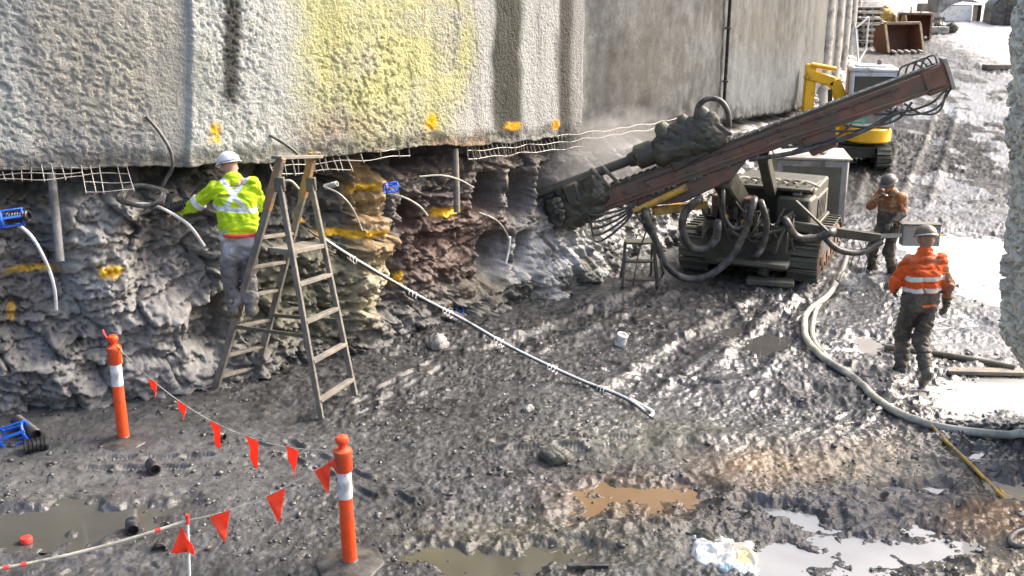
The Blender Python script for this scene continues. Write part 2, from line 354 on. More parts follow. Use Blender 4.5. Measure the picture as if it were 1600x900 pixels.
for (a, b, c, d, col, k) in ((1560, 560, 60, 20, (.06, .058, .055), .6), (1220, 732, 95, 28, (.19, .105, .04), 1.3), (1380, 715, 80, 28, (.34, .25, .15), .9), (1550, 812, 80, 32, (.17, .10, .045), 1.3), (1530, 880, 90, 30, (.2, .16, .1), .8),
                             (1330, 725, 180, 30, (.3, .25, .14), .5), (1000, 780, 110, 32, (.26, .17, .085), .8), (180, 690, 60, 14, (.07, .06, .07), .7)):
    gc = mixc(gc, col, k*blob(px, py, a, b, c, d)*(.55+.9*vn(Xg*4, Yg*4, s=50)))
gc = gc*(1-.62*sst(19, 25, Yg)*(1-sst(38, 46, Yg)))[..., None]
gc = mixc(gc, (.45, .44, .42), sst(0, 1.6, (px-1400)/60-(py-40)/32+nB*.6)*sst(34, 44, Yg))      # paler ground far up the ramp, to the right
gc = mixc(gc, (.2, .195, .19), .6*blob(px, py, 1360, 90, 90, 45)*sst(30, 36, Yg))
gc = mixc(gc, (.24, .24, .22), blob(px, py, 1010, 385, 60, 26, 4))                           # smooth grey silt by the face
wet = .38+.34*sst(500, 1100, px)*sst(350, 420, py)+.22*sst(1100, 1400, px); wet = wet*(.45+1.0*sst(.35, .62, .6*vn(Xg*1.1, Yg*1.1, s=55)+.4*vn(Xg*4, Yg*4, s=56)))
farw = sst(.50, .60, .55*vn(Xg*.8, Yg*.45, s=57)+.45*vn(Xg*3.2, Yg*1.6, s=58)); kf = sst(20, 25, Yg); wet = wet*(1-kf)+.85*farw*kf
for (cx, cy, rx, ry, d) in PUD:
    k = blob(Xg, Yg, cx, cy, rx*1.35, ry*1.45, 4); wet = np.maximum(wet, k*.95); gc = gc*(1-.35*k[..., None])
wet = wet*(1-.8*sst(34, 44, Yg)); gc = np.concatenate([gc, np.clip(wet, 0, 1)[..., None]], -1)
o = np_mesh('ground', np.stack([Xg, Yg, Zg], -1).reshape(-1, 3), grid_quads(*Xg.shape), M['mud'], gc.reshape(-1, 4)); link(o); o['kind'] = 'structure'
# puddles: level sheets that the mud pokes through
WC = [((.07, .07, .062), .05), ((.22, .14, .07), .06), ((.34, .335, .32), .04), ((.30, .295, .28), .04), ((.28, .26, .21), .05), ((.30, .295, .275), .05), ((.06, .058, .054), .05), ((.09, .085, .06), .06)]+[((.24, .235, .22), .05)]*7  # the paler tones stand in for bright sky reflected in the water
for (cx, cy, rx, ry, d), (c, r) in zip(PUD, WC):
    n = 56; vs = [(cx, cy)]
    for k in range(n):
        a = 2*PI*k/n; q = 1.42+.06*math.sin(3*a+cx); vs.append((cx+rx*q*math.cos(a), cy+ry*q*math.sin(a)))
    lev = float(ramp(np.array([cy]))[0])-d*.55+(.006 if rx > 1.2 and cx > 2 else 0)
    me = bpy.data.meshes.new('puddle'); me.from_pydata([(x, y, lev) for x, y in vs], [], [(0, 1+k, 1+(k+1) % n) for k in range(n)]); me.materials.append(water('puddle_water', c, r))
    o = link(bpy.data.objects.new('puddle', me)); o['kind'] = 'structure'

# ------------------------------------------------------------------ pit wall: curve, rock face below, concrete above
WP = [(-16, 5.2), (-12, 7.3), (-8.5, 9.4), (-5.6, 11.1), (-3.57, 12.3), (-1.4, 14.1), (.2, 16.1), (2.0, 18.3), (3.4, 20.4), (5.4, 24.2), (8.1, 30), (15.2, 50), (24.5, 80), (33, 108)]
cur = cr([(x, y, 0) for x, y in WP], 40); CP = np.array([(p.x, p.y) for p in cur])
CS = np.concatenate([[0], np.cumsum(np.hypot(*np.diff(CP, axis=0).T))])
def at_s(s):
    x = np.interp(s, CS, CP[:, 0]); y = np.interp(s, CS, CP[:, 1]); e = .15
    dx = np.interp(s+e, CS, CP[:, 0])-np.interp(s-e, CS, CP[:, 0]); dy = np.interp(s+e, CS, CP[:, 1])-np.interp(s-e, CS, CP[:, 1]); l = np.hypot(dx, dy)
    return x, y, dy/l, -dx/l                 # point and normal towards the pit
cpx, _ = proj(CP[:, 0], CP[:, 1], np.full(len(CP), 2.3))
def s_at_px(p): return float(np.interp(p, cpx, CS))
EZ = ([-400, 0, 640, 890, 1045, 1260, 1340, 1500], [2.85, 2.7, 2.46, 2.22, 2.13, 1.25, 1.6, 2.6])
def edge_z(s): return np.interp(np.interp(s, CS, cpx), *EZ)
def wall_pt(px, py, out=0.):                # point on the pit face seen at photo px,py (used to place things on it)
    d = ray(px, py); lo, hi = 4., 70.
    for _ in range(60):
        t = (lo+hi)/2; q = V(d.x*t, d.y*t, CH+d.z*t)
        i = int(np.argmin((CP[:, 0]-q.x)**2+(CP[:, 1]-q.y)**2)); _, _, nx, ny = at_s(np.array([CS[i]]))
        k = (q.x-CP[i, 0])*nx[0]+(q.y-CP[i, 1])*ny[0]
        if k > out: lo = t
        else: hi = t
    return q
# rock face
sR = np.concatenate([np.arange(0, s_at_px(-60), .12), np.arange(s_at_px(-60), s_at_px(1080), .019), np.arange(s_at_px(1080), s_at_px(1345), .06)])
tR = np.concatenate([np.linspace(-.18, 1.0, 150), np.array([1.03, 1.07, 1.12])])
Sg, Tg = np.meshgrid(sR, tR); x0, y0, nx, ny = at_s(Sg); ez = edge_z(Sg)
zb = ramp(y0); z0 = zb*np.minimum(1, np.maximum(0, 1-Tg))+Tg*ez
flare = .55*np.clip(1-Tg, 0, 1.2)**2.2-.12
px, py = proj(x0+nx*flare, y0+ny*flare, z0)
wz = z0+.25*fbm(Sg*.7, z0*.7, o=2, s=60); wS = Sg+.3*fbm(Sg*.9, z0*1.3, o=3, s=61)
rocky = 1-.75*sst(860, 900, px)
d = fbm(Sg*.8, wz*.9, o=3, s=62)*.26
d += (ridge(wS*1.5+.8*wz, wz*4.5, o=4, s=63)-.45)*.12*rocky
for fx, fy, am, sd_ in ((1.5, 3.0, .22, 301), (3.8, 7.5, .11, 302), (9, 16, .038, 303)):
    cv, ce = cells(wS*fx+.35*fx*wz, wz*fy-.25*fx*wS, sd_); d += am*cv*(.25+.75*rocky)-am*.35*(1-sst(0, .10, ce))*rocky
d += (ridge(wS*4.5+1.5*wz, wz*9-2*wS, o=3, s=64)-.45)*.045
d += fbm(Sg*17, z0*24, o=2, s=65)*.026
cr1 = ridge(wS*3.2+2.2*wz+.4*fbm(Sg*6, z0*6, o=2, s=161), wz*7.5-1.2*wS, o=2, s=162); d -= .075*sst(.66, .92, cr1)*rocky
cr2 = ridge(Sg*8+2*z0, z0*15-3*Sg, o=2, s=163); d -= .04*sst(.62, .92, cr2)
drip = np.maximum(sst(850, 900, px), sst(770, 800, px)*sst(360, 390, py))
d += drip*((ridge(Sg*6.5+.5*fbm(Sg*3, z0*3, o=2, s=3), z0*2.0, o=3, s=66)-.4)*.2+.1)
d -= .42*sst(.82, .93, Tg)*(1-.6*sst(620, 700, px)*(1-sst(840, 900, px)))
def ft(a, b, c, e, amt, p=4):
    global d
    k_ = blob(px, py, a, b, c, e, p); d = d*(1-.7*k_*(amt < -.45))+amt*k_
ft(150, 390, 62, 95, .3); ft(268, 400, 58, 70, -.30); ft(45, 420, 55, 60, -.16); ft(325, 520, 30, 45, -.3); ft(240, 540, 70, 60, .15); ft(60, 590, 80, 45, .2)
ft(572, 380, 30, 150, .2, 6); ft(618, 430, 22, 60, -.25); ft(480, 330, 70, 60, -.2); ft(440, 480, 60, 50, -.1)
d = d*(1-.45*blob(px, py, 795, 320, 85, 110, 4)); ft(795, 305, 75, 60, .22)
for a, b, c, e in ((748, 300, 17, 34), (796, 302, 20, 40), (842, 294, 17, 36), (776, 405, 18, 44), (640, 335, 22, 26), (815, 395, 10, 30)): ft(a, b, c*.86, e*.86, -.5, 4)
base = np.clip(1-Tg, 0, 1.2)
Xr = x0+nx*(flare+d); Yr = y0+ny*(flare+d); Zr = z0+.05*fbm(Sg*4, z0*4, o=3, s=67)*(Tg < .98)
Zr = np.where(Tg > 1.0, ez+.02, Zr); push = np.where(Tg > 1.0, -(Tg-1.0)*6, 0); Xr += nx*push; Yr += ny*push
n1 = fbm(Sg*2.2, wz*4, o=4, s=70); n2 = vn(Sg*.9, z0*.9, s=71)
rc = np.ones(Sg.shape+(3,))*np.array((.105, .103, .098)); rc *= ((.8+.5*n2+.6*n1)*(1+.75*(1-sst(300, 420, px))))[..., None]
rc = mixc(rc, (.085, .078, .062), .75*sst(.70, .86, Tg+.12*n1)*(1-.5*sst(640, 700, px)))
rc = mixc(rc, (.46, .45, .42), .95*blob(px, py, 145, 395, 66, 105, 4)*(.55+.7*n2)); rc = mixc(rc, (.32, .31, .3), .5*blob(px, py, 260, 400, 70, 75))
rc = mixc(rc, (.26, .255, .25), .6*blob(px, py, 240, 480, 110, 60)+.5*blob(px, py, 50, 400, 50, 60))
rc = mixc(rc, (.12, .115, .07), .8*blob(px, py, 460, 450, 130, 85, 4)); rc = mixc(rc, (.12, .12, .075), .6*blob(px, py, 820, 440, 160, 40))
rc = mixc(rc, (.10, .060, .046), .95*blob(px, py, 690, 380, 90, 90, 4)*(.5+.9*n2)); rc = mixc(rc, (.13, .09, .07), .5*blob(px, py, 720, 260, 130, 25))
rc = mixc(rc, (.36, .24, .10), (.55+.45*n2)*sst(538, 560, px+14*n1+.06*(py-300))*(1-sst(590, 604, px+12*n1+.10*np.maximum(py-380, 0)))*sst(246, 262, py)*(1-sst(430, 500, py+20*n1)))
rc = mixc(rc, (.33, .30, .20), .8*blob(px, py, 565, 455, 32, 55, 4)); rc = mixc(rc, (.42, .42, .41), .75*drip*sst(.05, .4, n1+.35*vn(Sg*7, z0*3, s=73)))
rc = mixc(rc, (.36, .36, .35), .8*blob(px, py, 835, 400, 50, 50, 4)*sst(.35, .6, vn(Sg*11, z0*1.5, s=174)))
rc = mixc(rc, (.055, .054, .05), .7*drip*sst(.1, .4, -n1))
Yp = (.85, .5, .03)
for a, b, c, e, k in ((52, 427, 40, 5, .8), (168, 418, 17, 8, 1), (548, 361, 42, 5, 1), (575, 292, 24, 5, .9), (700, 331, 17, 8, 1), (641, 440, 4, 13, .9), (485, 340, 4, 12, .9), (20, 495, 6, 14, .6), (760, 400, 4, 14, .3), (928, 320, 6, 6, .4)):
    rc = mixc(rc, Yp if k != .3 else (.6, .05, .05), k*np.clip(1.6*blob(px, py, a, b+.12*(a-px), c, e, 4)*(.5+1.0*vn(Sg*18, z0*18, s=75)), 0, 1))
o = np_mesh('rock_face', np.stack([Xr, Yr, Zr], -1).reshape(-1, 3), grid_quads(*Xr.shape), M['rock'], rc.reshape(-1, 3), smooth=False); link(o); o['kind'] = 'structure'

# sprayed concrete wall (near) and cast concrete wall (far)
def wall(name, sa, sb, ds, off, coarse, m, top=6.6):
    s = np.arange(sa, sb, ds); v = np.concatenate([[-.42, -.30, -.18, -.08, -.03], np.arange(0, 2.3, .0145 if not coarse else .06), np.array([2.4, 2.6, 2.9, 3.3, 3.9, 4.4])])
    Sg, Vg = np.meshgrid(s, v); x, y, nx, ny = at_s(Sg); ez = edge_z(Sg)
    rag = .05*fbm(Sg*3, Sg*0+3.3, o=4, s=80)
    vv = np.maximum(Vg, 0); z = ez+rag*(1-sst(0, .4, vv))+vv; ins = np.where(Vg < 0, Vg*1.9, 0)
    return Sg, Vg, x, y, nx, ny, z, ins
def finish(name, X, Y, Z, m, c):
    o = np_mesh(name, np.stack([X, Y, Z], -1).reshape(-1, 3), grid_quads(*X.shape), m, c.reshape(-1, 3)); link(o); return o
sSplit = s_at_px(893)
Sg, Vg, x, y, nx, ny, z, ins = wall('w', s_at_px(-160), sSplit, .0145, 0, False, None)
px, py = proj(x+nx*.25, y+ny*.25, z)
pock = fbm(Sg*26+.8*fbm(Sg*9, z*9, o=2, s=81), z*31+Sg*9, o=2, s=82); lump = fbm(Sg*12, z*14+Sg*4, o=2, s=83)
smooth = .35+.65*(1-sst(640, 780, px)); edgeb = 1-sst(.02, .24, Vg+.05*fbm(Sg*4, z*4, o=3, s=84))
d = .27+(.006*lump-.017*sst(.12, .42, pock))*smooth*(.4+.6*sst(.2, .75, vn(Sg*1.5, z*.9, s=185)))+.012*fbm(Sg*5, z*1.1, o=3, s=186)+.03*fbm(Sg*1.1, z*1.0, o=3, s=85)
d += .05*(sst(288, 296, px+4*fbm(z*3, Sg*0, o=2, s=5))-sst(400, 520, px)*1)-.05*sst(868, 880, px)-.04*edgeb+edgeb*.03*fbm(Sg*9, z*9, o=3, s=86)
end = sst(sSplit-.04, sSplit, Sg)
X = x+nx*(d+ins-end*.3); Y = y+ny*(d+ins-end*.3)
n1 = fbm(Sg*1.4, z*.8, o=4, s=87); n2 = vn(Sg*.6, z*.5, s=88)
c = np.ones(Sg.shape+(3,))*np.array((.35, .345, .325)); c *= (.9+.2*n2+.15*n1)[..., None]
c = mixc(c, (.36, .38, .37), .7*(1-sst(20, 60, px))); c = mixc(c, (.42, .39, .31), .6*blob(px, py, 170, 90, 120, 110, 4))
c = mixc(c, (.52, .53, .49), .7*sst(290, 298, px+5*n1)*(1-sst(420, 480, px)))
yel = sst(390, 610, px+220*n1+.12*(200-py))*(1-sst(690, 775, px+70*n1-.03*py))*np.clip(.75+.9*fbm(Sg*2.2, z*2.2, o=4, s=187), .2, 1)
c = mixc(c, (.45, .44, .20), .9*yel*(1-.45*sst(150, 230, py+25*n1))); c = mixc(c, (.55, .50, .18), .35*blob(px, py, 570, 80, 90, 90))
c = mixc(c, (.50, .51, .49), .7*sst(745, 765, px+8*n1)*(1-sst(868, 874, px)))
def streak(a, b, y1, k, col=(.05, .049, .043), soft=6):
    global c
    w_ = 5*fbm(z*2.2, Sg*0+a, o=3, s=89)
    c = mixc(c, col, k*sst(a-soft, a+soft, px+w_)*(1-sst(b-soft, b+soft, px+w_))*(1-sst(y1-25, y1+15, py+25*n1)))
streak(345, 371, 165, .95); streak(767, 812, 212, .95, (.035, .034, .025)); streak(871, 897, 400, .9, (.05, .048, .045)); streak(355, 362, 175, .6)
for a_, w__, y_, k_, cl in ((118, 3, 130, .35, (.2, .19, .16)), (229, 4, 150, .3, (.5, .5, .47)), (412, 4, 190, .4, (.24, .22, .17)), (612, 3, 150, .35, (.55, .53, .42)), (661, 5, 215, .4, (.30, .22, .12)), (838, 4, 195, .4, (.3, .3, .27)), (30, 4, 210, .35, (.22, .22, .2)), (521, 4, 215, .35, (.28, .2, .12)), (700, 3, 120, .3, (.3, .28, .14))): streak(a_, a_+w__, y_, k_, cl, 3)
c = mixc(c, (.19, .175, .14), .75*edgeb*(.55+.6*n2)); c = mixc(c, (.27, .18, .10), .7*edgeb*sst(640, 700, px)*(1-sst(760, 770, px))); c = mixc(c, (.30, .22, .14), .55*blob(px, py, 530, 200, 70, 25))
for a, b, e, f in ((334, 207, 9, 14), (675, 190, 8, 12), (800, 197, 12, 6), (868, 195, 7, 7)):
    c = mixc(c, (.88, .42, .01), np.clip(1.5*blob(px, py, a, b, e, f, 4)*(.2+1.3*vn(Sg*20, z*20, s=90)), 0, 1))
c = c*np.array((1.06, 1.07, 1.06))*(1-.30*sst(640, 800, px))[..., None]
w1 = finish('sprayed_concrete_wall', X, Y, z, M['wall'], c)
props(w1, 'long pitted sprayed concrete wall with a yellow stained patch, overhanging the rock', 'wall')
Sg, Vg, x, y, nx, ny, z, ins = wall('w', sSplit-.3, CS[-1]-1, .07, 0, True, None)
px, py = proj(x+nx*.15, y+ny*.15, z)
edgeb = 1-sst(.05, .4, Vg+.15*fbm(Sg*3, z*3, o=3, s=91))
d = .13+.012*fbm(Sg*4, z*4, o=3, s=92)+edgeb*(.07*fbm(Sg*6, z*6, o=3, s=93)-.02)
X = x+nx*(d+ins); Y = y+ny*(d+ins); n1 = fbm(Sg*3.0, z*.35, o=4, s=94); n2 = fbm(Sg*1.2, z*1.5, o=4, s=95); n3 = fbm(Sg*9, z*6, o=3, s=99)
c = np.ones(Sg.shape+(3,))*np.array((.115, .116, .115)); c *= np.clip(.95+.7*n1+.5*n2+.75*n3, .25, 2.2)[..., None]
c = mixc(c, (.09, .085, .082), .6*blob(px, py, 960, 160, 60, 60)); c = mixc(c, (.15, .13, .10), .5*blob(px, py, 1010, 90, 60, 90)+.45*blob(px, py, 1190, 40, 60, 50))
c = mixc(c, (.19, .205, .21), .5*sst(1130, 1150, px)*(1-sst(1255, 1290, px))*sst(50, 110, py+20*n2)); c = mixc(c, (.21, .195, .165), .7*sst(1260, 1300, px))
c = mixc(c, (.4, .4, .39), sst(.35, .6, n1)*.5*blob(px, py, 1058, 60, 6, 60)); c = mixc(c, (.42, .40, .36), .8*sst(896, 902, px)*(1-sst(908, 922, px+6*n2)))
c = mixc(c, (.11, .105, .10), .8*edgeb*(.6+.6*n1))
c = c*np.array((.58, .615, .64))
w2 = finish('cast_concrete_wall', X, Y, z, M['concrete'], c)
props(w2, 'tall damp streaked grey concrete wall running far up the pit behind the rig', 'wall')
for p in (1282, 1299, 1313, 1324, 1333, 1341):     # bored piles standing proud of the far wall
    s = np.array([s_at_px(p)]); x, y, nx, ny = at_s(s); zb_ = float(edge_z(s)[0])
    mb = MB(); k = 9; rr = .34
    prof = [(rr, -.8), (rr*1.04, 1.5), (rr*.98, 3.2), (rr, 7)]
    mb.lathe(prof, (x[0]-nx[0]*.02, y[0]-ny[0]*.02, zb_), n=16); q = mb.build('pile', M['pale'], w2)
for k in range(4):
    zz = .0
s = np.array([s_at_px(1350)]); x, y, nx, ny = at_s(s)
mb = MB(); mb.box((x[0]+nx[0]*.3, y[0]+ny[0]*.3, 6.6), (7, .3, .5), Matrix.Rotation(math.atan2(-nx[0], ny[0])+PI, 3, 'Z')); mb.build('capping_beam', M['pale'], w2, bevel=.03)
# black downpipe on the far wall
a = wall_pt(1132, 150, .2); mb = MB(); mb.tube([V(a.x, a.y, 2.15), V(a.x+.01, a.y, 4), V(a.x, a.y, 6.4)], .035, 10)
t = thing('drain_pipe', 'thin black pipe running straight up the grey concrete wall behind the drill rig', 'pipe', (a.x, a.y, 2.15)); mb.build('pipe', M['blackplastic'], t)
for zz in (2.6, 3.6, 4.6):
    mb = MB(); mb.box((a.x, a.y, zz), (.11, .07, .04)); mb.build('bracket', M['steel'], t, bevel=.005)

# right-hand sprayed concrete corner, near the camera
nu, nv = 340, 440; uu = np.linspace(0, 1, nu); zz = np.linspace(-.25, 6.2, nv); U, Zw = np.meshgrid(uu, zz)
cx0, cy0 = 5.62, 11.6
L1 = 3.0                                    # face towards the camera, then a rounded corner, then the face along the pit
S_ = U*4.5
ang = np.clip((S_-2.4)/1.2, 0, 1)*R(102)+R(-10)
dS = np.gradient(S_, axis=1); Xw = np.cumsum(-np.cos(ang)*dS, 1); Yw = np.cumsum(np.sin(ang)*dS, 1)
Xw += cx0-Xw.min(1, keepdims=True); Yw += cy0-1.6-Yw[:, :1]
nxw = -np.sin(ang); nyw = -np.cos(ang)
pk = .5+.9*fbm(S_*19+fbm(S_*6, Zw*6, o=2, s=196), Zw*20+S_*4, o=2, s=96); dd = .030*fbm(S_*17, Zw*19, o=2, s=97)-.075*sst(.66, .80, pk)+.13*fbm(S_*.9, Zw*.8, o=3, s=98)
Xw = Xw+nxw*dd-.40+.36*(1-sst(.2, 1.0, Zw))-.085*(Zw-1.5); Yw = Yw+nyw*dd
cw = np.ones(U.shape+(3,))*np.array((.80, .76, .62)); cw *= (.9+.2*fbm(S_*1.5, Zw*1.5, o=3, s=99))[..., None]  # cream raised in the colour to stand in for sunlight on this corner
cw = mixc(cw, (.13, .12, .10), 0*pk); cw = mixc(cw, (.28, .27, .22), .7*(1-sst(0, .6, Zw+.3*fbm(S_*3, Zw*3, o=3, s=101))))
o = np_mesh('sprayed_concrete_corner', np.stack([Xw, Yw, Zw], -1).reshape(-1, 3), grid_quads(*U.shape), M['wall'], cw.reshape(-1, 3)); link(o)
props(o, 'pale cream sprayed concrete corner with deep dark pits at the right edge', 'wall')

# ------------------------------------------------------------------ distance-field bodies (surface nets)
def nets(f, o, h):
    n = np.array(f.shape); ins = f < 0
    cell = np.zeros(n-1, int)
    for i in (0, 1):
        for j in (0, 1):
            for k in (0, 1): cell += ins[i:n[0]-1+i, j:n[1]-1+j, k:n[2]-1+k]
    act = (cell > 0) & (cell < 8); idx = -np.ones(n-1, int); ii = np.argwhere(act); idx[act] = np.arange(len(ii))
    acc = np.zeros((len(ii), 3)); cnt = np.zeros(len(ii))
    cs = [(i, j, k) for i in (0, 1) for j in (0, 1) for k in (0, 1)]
    for a in cs:
        for ax in range(3):
            if a[ax]: continue
            b = list(a); b[ax] = 1
            fa = f[ii[:, 0]+a[0], ii[:, 1]+a[1], ii[:, 2]+a[2]]; fb = f[ii[:, 0]+b[0], ii[:, 1]+b[1], ii[:, 2]+b[2]]
            m = (fa < 0) != (fb < 0); t = np.where(m, fa/np.where(m, fa-fb, 1), 0)
            p = np.tile(np.array(a, float), (len(ii), 1)); p[:, ax] += t; acc += p*m[:, None]; cnt += m
    vs = (ii+acc/cnt[:, None])*h+o; qs = []
    for ax in range(3):
        a1, a2 = (ax+1) % 3, (ax+2) % 3
        sl0 = [slice(None)]*3; sl1 = [slice(None)]*3; sl0[ax] = slice(0, n[ax]-1); sl1[ax] = slice(1, n[ax])
        e = ins[tuple(sl0)] != ins[tuple(sl1)]; p = np.argwhere(e)
        p = p[(p[:, a1] > 0) & (p[:, a2] > 0) & (p[:, a1] < n[a1]-1) & (p[:, a2] < n[a2]-1)]
        fl = ins[tuple(sl0)][p[:, 0], p[:, 1], p[:, 2]]
        def ci(d1, d2):
            q = p.copy(); q[:, a1] -= d1; q[:, a2] -= d2; return idx[q[:, 0], q[:, 1], q[:, 2]]
        q = np.stack([ci(1, 1), ci(0, 1), ci(0, 0), ci(1, 0)], 1); q[~fl] = q[~fl][:, ::-1]; qs.append(q)
    return vs, np.concatenate(qs)
def sdf_mesh(name, caps, m, h=.012, wr=0, wf=12, seed=0, parent=None, colf=None, k=.03, cut=None):
    """caps: (a, b, ra, rb) tapered capsules, smoothly joined into one surface"""
    A = np.array([list(c[0])+list(c[1]) for c in caps], float); rm = max(max(c[2], c[3]) for c in caps)+.05+wr
    lo = np.minimum(A[:, :3], A[:, 3:]).min(0)-rm; hi = np.maximum(A[:, :3], A[:, 3:]).max(0)+rm
    n = np.ceil((hi-lo)/h).astype(int)+1; f = np.full(n, 1.0, np.float32)
    axs = [lo[i]+h*np.arange(n[i]) for i in range(3)]
    for c in caps:
        a = np.array(c[0], float); b = np.array(c[1], float); ra, rb = c[2], c[3]; r = max(ra, rb)+.09
        i0 = np.maximum(0, np.floor((np.minimum(a, b)-r-lo)/h).astype(int)); i1 = np.minimum(n, np.ceil((np.maximum(a, b)+r-lo)/h).astype(int)+1)
        X, Y, Z = np.meshgrid(*[axs[i][i0[i]:i1[i]] for i in range(3)], indexing='ij')
        ba = b-a; l2 = max(1e-9, float(ba @ ba)); t = np.clip(((X-a[0])*ba[0]+(Y-a[1])*ba[1]+(Z-a[2])*ba[2])/l2, 0, 1)
        dd = np.sqrt((X-a[0]-t*ba[0])**2+(Y-a[1]-t*ba[1])**2+(Z-a[2]-t*ba[2])**2)-(ra+(rb-ra)*t)
        sl = tuple(slice(i0[i], i1[i]) for i in range(3)); g = f[sl]; kk = c[4] if len(c) > 4 else k
        hh = np.clip(.5+.5*(g-dd)/kk, 0, 1); f[sl] = g*(1-hh)+dd*hh-kk*hh*(1-hh)
    if wr:
        X, Y, Z = np.meshgrid(*axs, indexing='ij')
        f += (wr*(1.3*ridge(X*wf+2*vn(Y*8, Z*8, s=seed), Z*wf*1.5+Y*wf, Y*wf, o=2, s=seed)-.7)).astype(np.float32)
    if cut is not None:
        X, Y, Z = np.meshgrid(*axs, indexing='ij'); f = np.maximum(f, cut(X, Y, Z).astype(np.float32))
    vs, qs = nets(f, lo, h)
    o = np_mesh(name, vs, qs, m, None if colf is None else colf(vs))
    return link(o, parent, False)
def hand(wr_, d, palm, side, curl=.6):
    """five fingers and a thumb-side palm: wrist, pointing direction, palm normal, side = +1 thumb towards cross(d,palm)"""
    d = Vector(d).normalized(); pn = Vector(palm); pn = (pn-d*pn.dot(d)).normalized(); x = d.cross(pn)*side; w_ = Vector(wr_); c = []
    for i, q in enumerate((-.03, -.01, .012, .032)): c.append((w_, w_+d*.085+x*q, .021, .014, .012))
    for q, ln in ((-.034, .058), (-.012, .074), (.011, .078), (.033, .07)):
        a = w_+d*.085+x*q; b = a+(d*math.cos(curl)+pn*math.sin(curl))*ln*.5; e = b+(d*math.cos(curl*2)+pn*math.sin(curl*2))*ln*.5
        c += [(a, b, .0105, .0095, .006), (b, e, .0095, .0075, .006)]
    a = w_+d*.03+x*.028; b = a+(d*.55+x*.7+pn*.3)*.04; e = b+(d*.85+x*.15+pn*.35)*.032
    return c+[(a, b, .014, .011, .008), (b, e, .011, .009, .006)]
def person(label, loc, yaw, J, jmat, jcol, tcol, tmat, skin, hel, helmet_look, scale=1., gloves=None, jz=.86, group=None):
    """J: joint positions, x right, y forward, z up from the soles"""
    J = {k: Vector(v) for k, v in J.items()}
    hd = J['head']; lk = Vector(helmet_look).normalized(); ri = lk.cross(V(0, 0, 1)).normalized(); up = ri.cross(lk)
    c = [(hd-up*.02-lk*.015, hd+up*.045-lk*.01, .082, .088), (hd+lk*.03-up*.05, hd+lk*.045-up*.085, .058, .042), (hd+lk*.085-up*.005, hd+lk*.108-up*.03, .012, .016, .012),
         (hd+ri*.086-up*.0, hd+ri*.09-up*.04-lk*.005, .013, .010, .01), (hd-ri*.086-up*.0, hd-ri*.09-up*.04-lk*.005, .013, .010, .01), (hd+lk*.078-up*.066-ri*.018, hd+lk*.078-up*.066+ri*.018, .010, .010, .008),
         (hd+lk*.078+up*.03-ri*.035, hd+lk*.078+up*.03+ri*.035, .016, .016, .014),
         (J['neck'], hd-up*.04-lk*.02, .062, .058), (J['sl'], J['sr'], .075, .075), (J['chest']-V(.07, 0, 0), J['chest']+V(.07, 0, 0), .105, .105), (J['chest'], J['pelvis'], .11, .115), (J['hl'], J['hr'], .1, .1)]
    for q in 'lr':
        c += [(J['s'+q], J['e'+q], .05, .042), (J['e'+q], J['w'+q], .042, .03), (J['h'+q], J['k'+q], .085, .06), (J['k'+q], J['a'+q], .058, .042), (J['a'+q], J['t'+q], .045, .035)]
        c += hand(J['w'+q], J['w'+q]-J['e'+q], J.get('p'+q, V(0, 0, -1)), 1 if q == 'l' else -1)
    body = sdf_mesh('person', c, skin, h=.0085, k=.02); body.location = loc; body.rotation_euler = (0, 0, yaw); body.scale = (scale,)*3
    props(body, label, 'person', group)
    jc = [(J['sl'], J['sr'], .078, .078), (J['chest']-V(.085, 0, 0), J['chest']+V(.085, 0, 0), .135, .135), (J['neck'], J['neck']-V(0, 0, .05), .082, .1)]
    wa = J['pelvis']+V(0, 0, .06); jc += [(J['chest']-V(.08, 0, 0), wa-V(.075, 0, 0), .135, .128), (J['chest']+V(.08, 0, 0), wa+V(.075, 0, 0), .135, .128), (wa-V(.08, 0, .03), wa+V(.08, 0, -.03), .128, .128)]
    for q in 'lr':
        w_ = J['e'+q].lerp(J['w'+q], .93); jc += [(J['s'+q], J['e'+q], .076, .064), (J['e'+q], w_, .064, .05)]
    sdf_mesh('jacket', jc, jmat, h=.0105, wr=.03, wf=8, seed=3, parent=body, colf=jcol)
    tc = [(J['hl'], J['hr'], .118, .118)]
    for q in 'lr': tc += [(J['h'+q], J['k'+q], .11, .088), (J['k'+q], J['a'+q].lerp(J['k'+q], .18), .088, .078)]
    sdf_mesh('trousers', tc, tmat, h=.0115, wr=.03, wf=8, seed=8, parent=body, colf=tcol)
    for q in 'lr':
        a, t_, k_ = J['a'+q], J['t'+q], J['k'+q]
        sdf_mesh('boot', [(a, a.lerp(k_, .62), .066, .08), (a+V(0, 0, -.01), t_, .06, .05), (a+(a-t_)*.25+V(0, 0, -.03), t_, .042, .04)], M['boot'], h=.0115, wr=.006, seed=2, parent=body)
        if gloves: sdf_mesh('glove', [(p[0], p[1], p[2]+.005, p[3]+.005)+tuple(p[4:]) for p in hand(J['w'+q], J['w'+q]-J['e'+q], J.get('p'+q, V(0, 0, -1)), 1 if q == 'l' else -1)]+[(J['w'+q].lerp(J['e'+q], .2), J['w'+q], .045, .035)], gloves, h=.008, k=.012, parent=body)
    # helmet: dome, ridge, peak
    mb = MB(); o = hd+up*.045-lk*.008; q = Matrix((ri, lk, up)).transposed(); rows = []
    for i in range(9):
        ph = i/8*PI/2
        for kx in range(24):
            a = 2*PI*kx/24; r_ = math.cos(ph); rows.append(o+q @ V(.118*r_*math.cos(a), .142*r_*math.sin(a), .112*math.sin(ph)*(1+.03*(abs(math.cos(a)) < .2))))
    fs = [(i*24+k_, i*24+(k_+1) % 24, (i+1)*24+(k_+1) % 24, (i+1)*24+k_) for i in range(8) for k_ in range(24)]; mb.add(rows, fs)
    rim = []
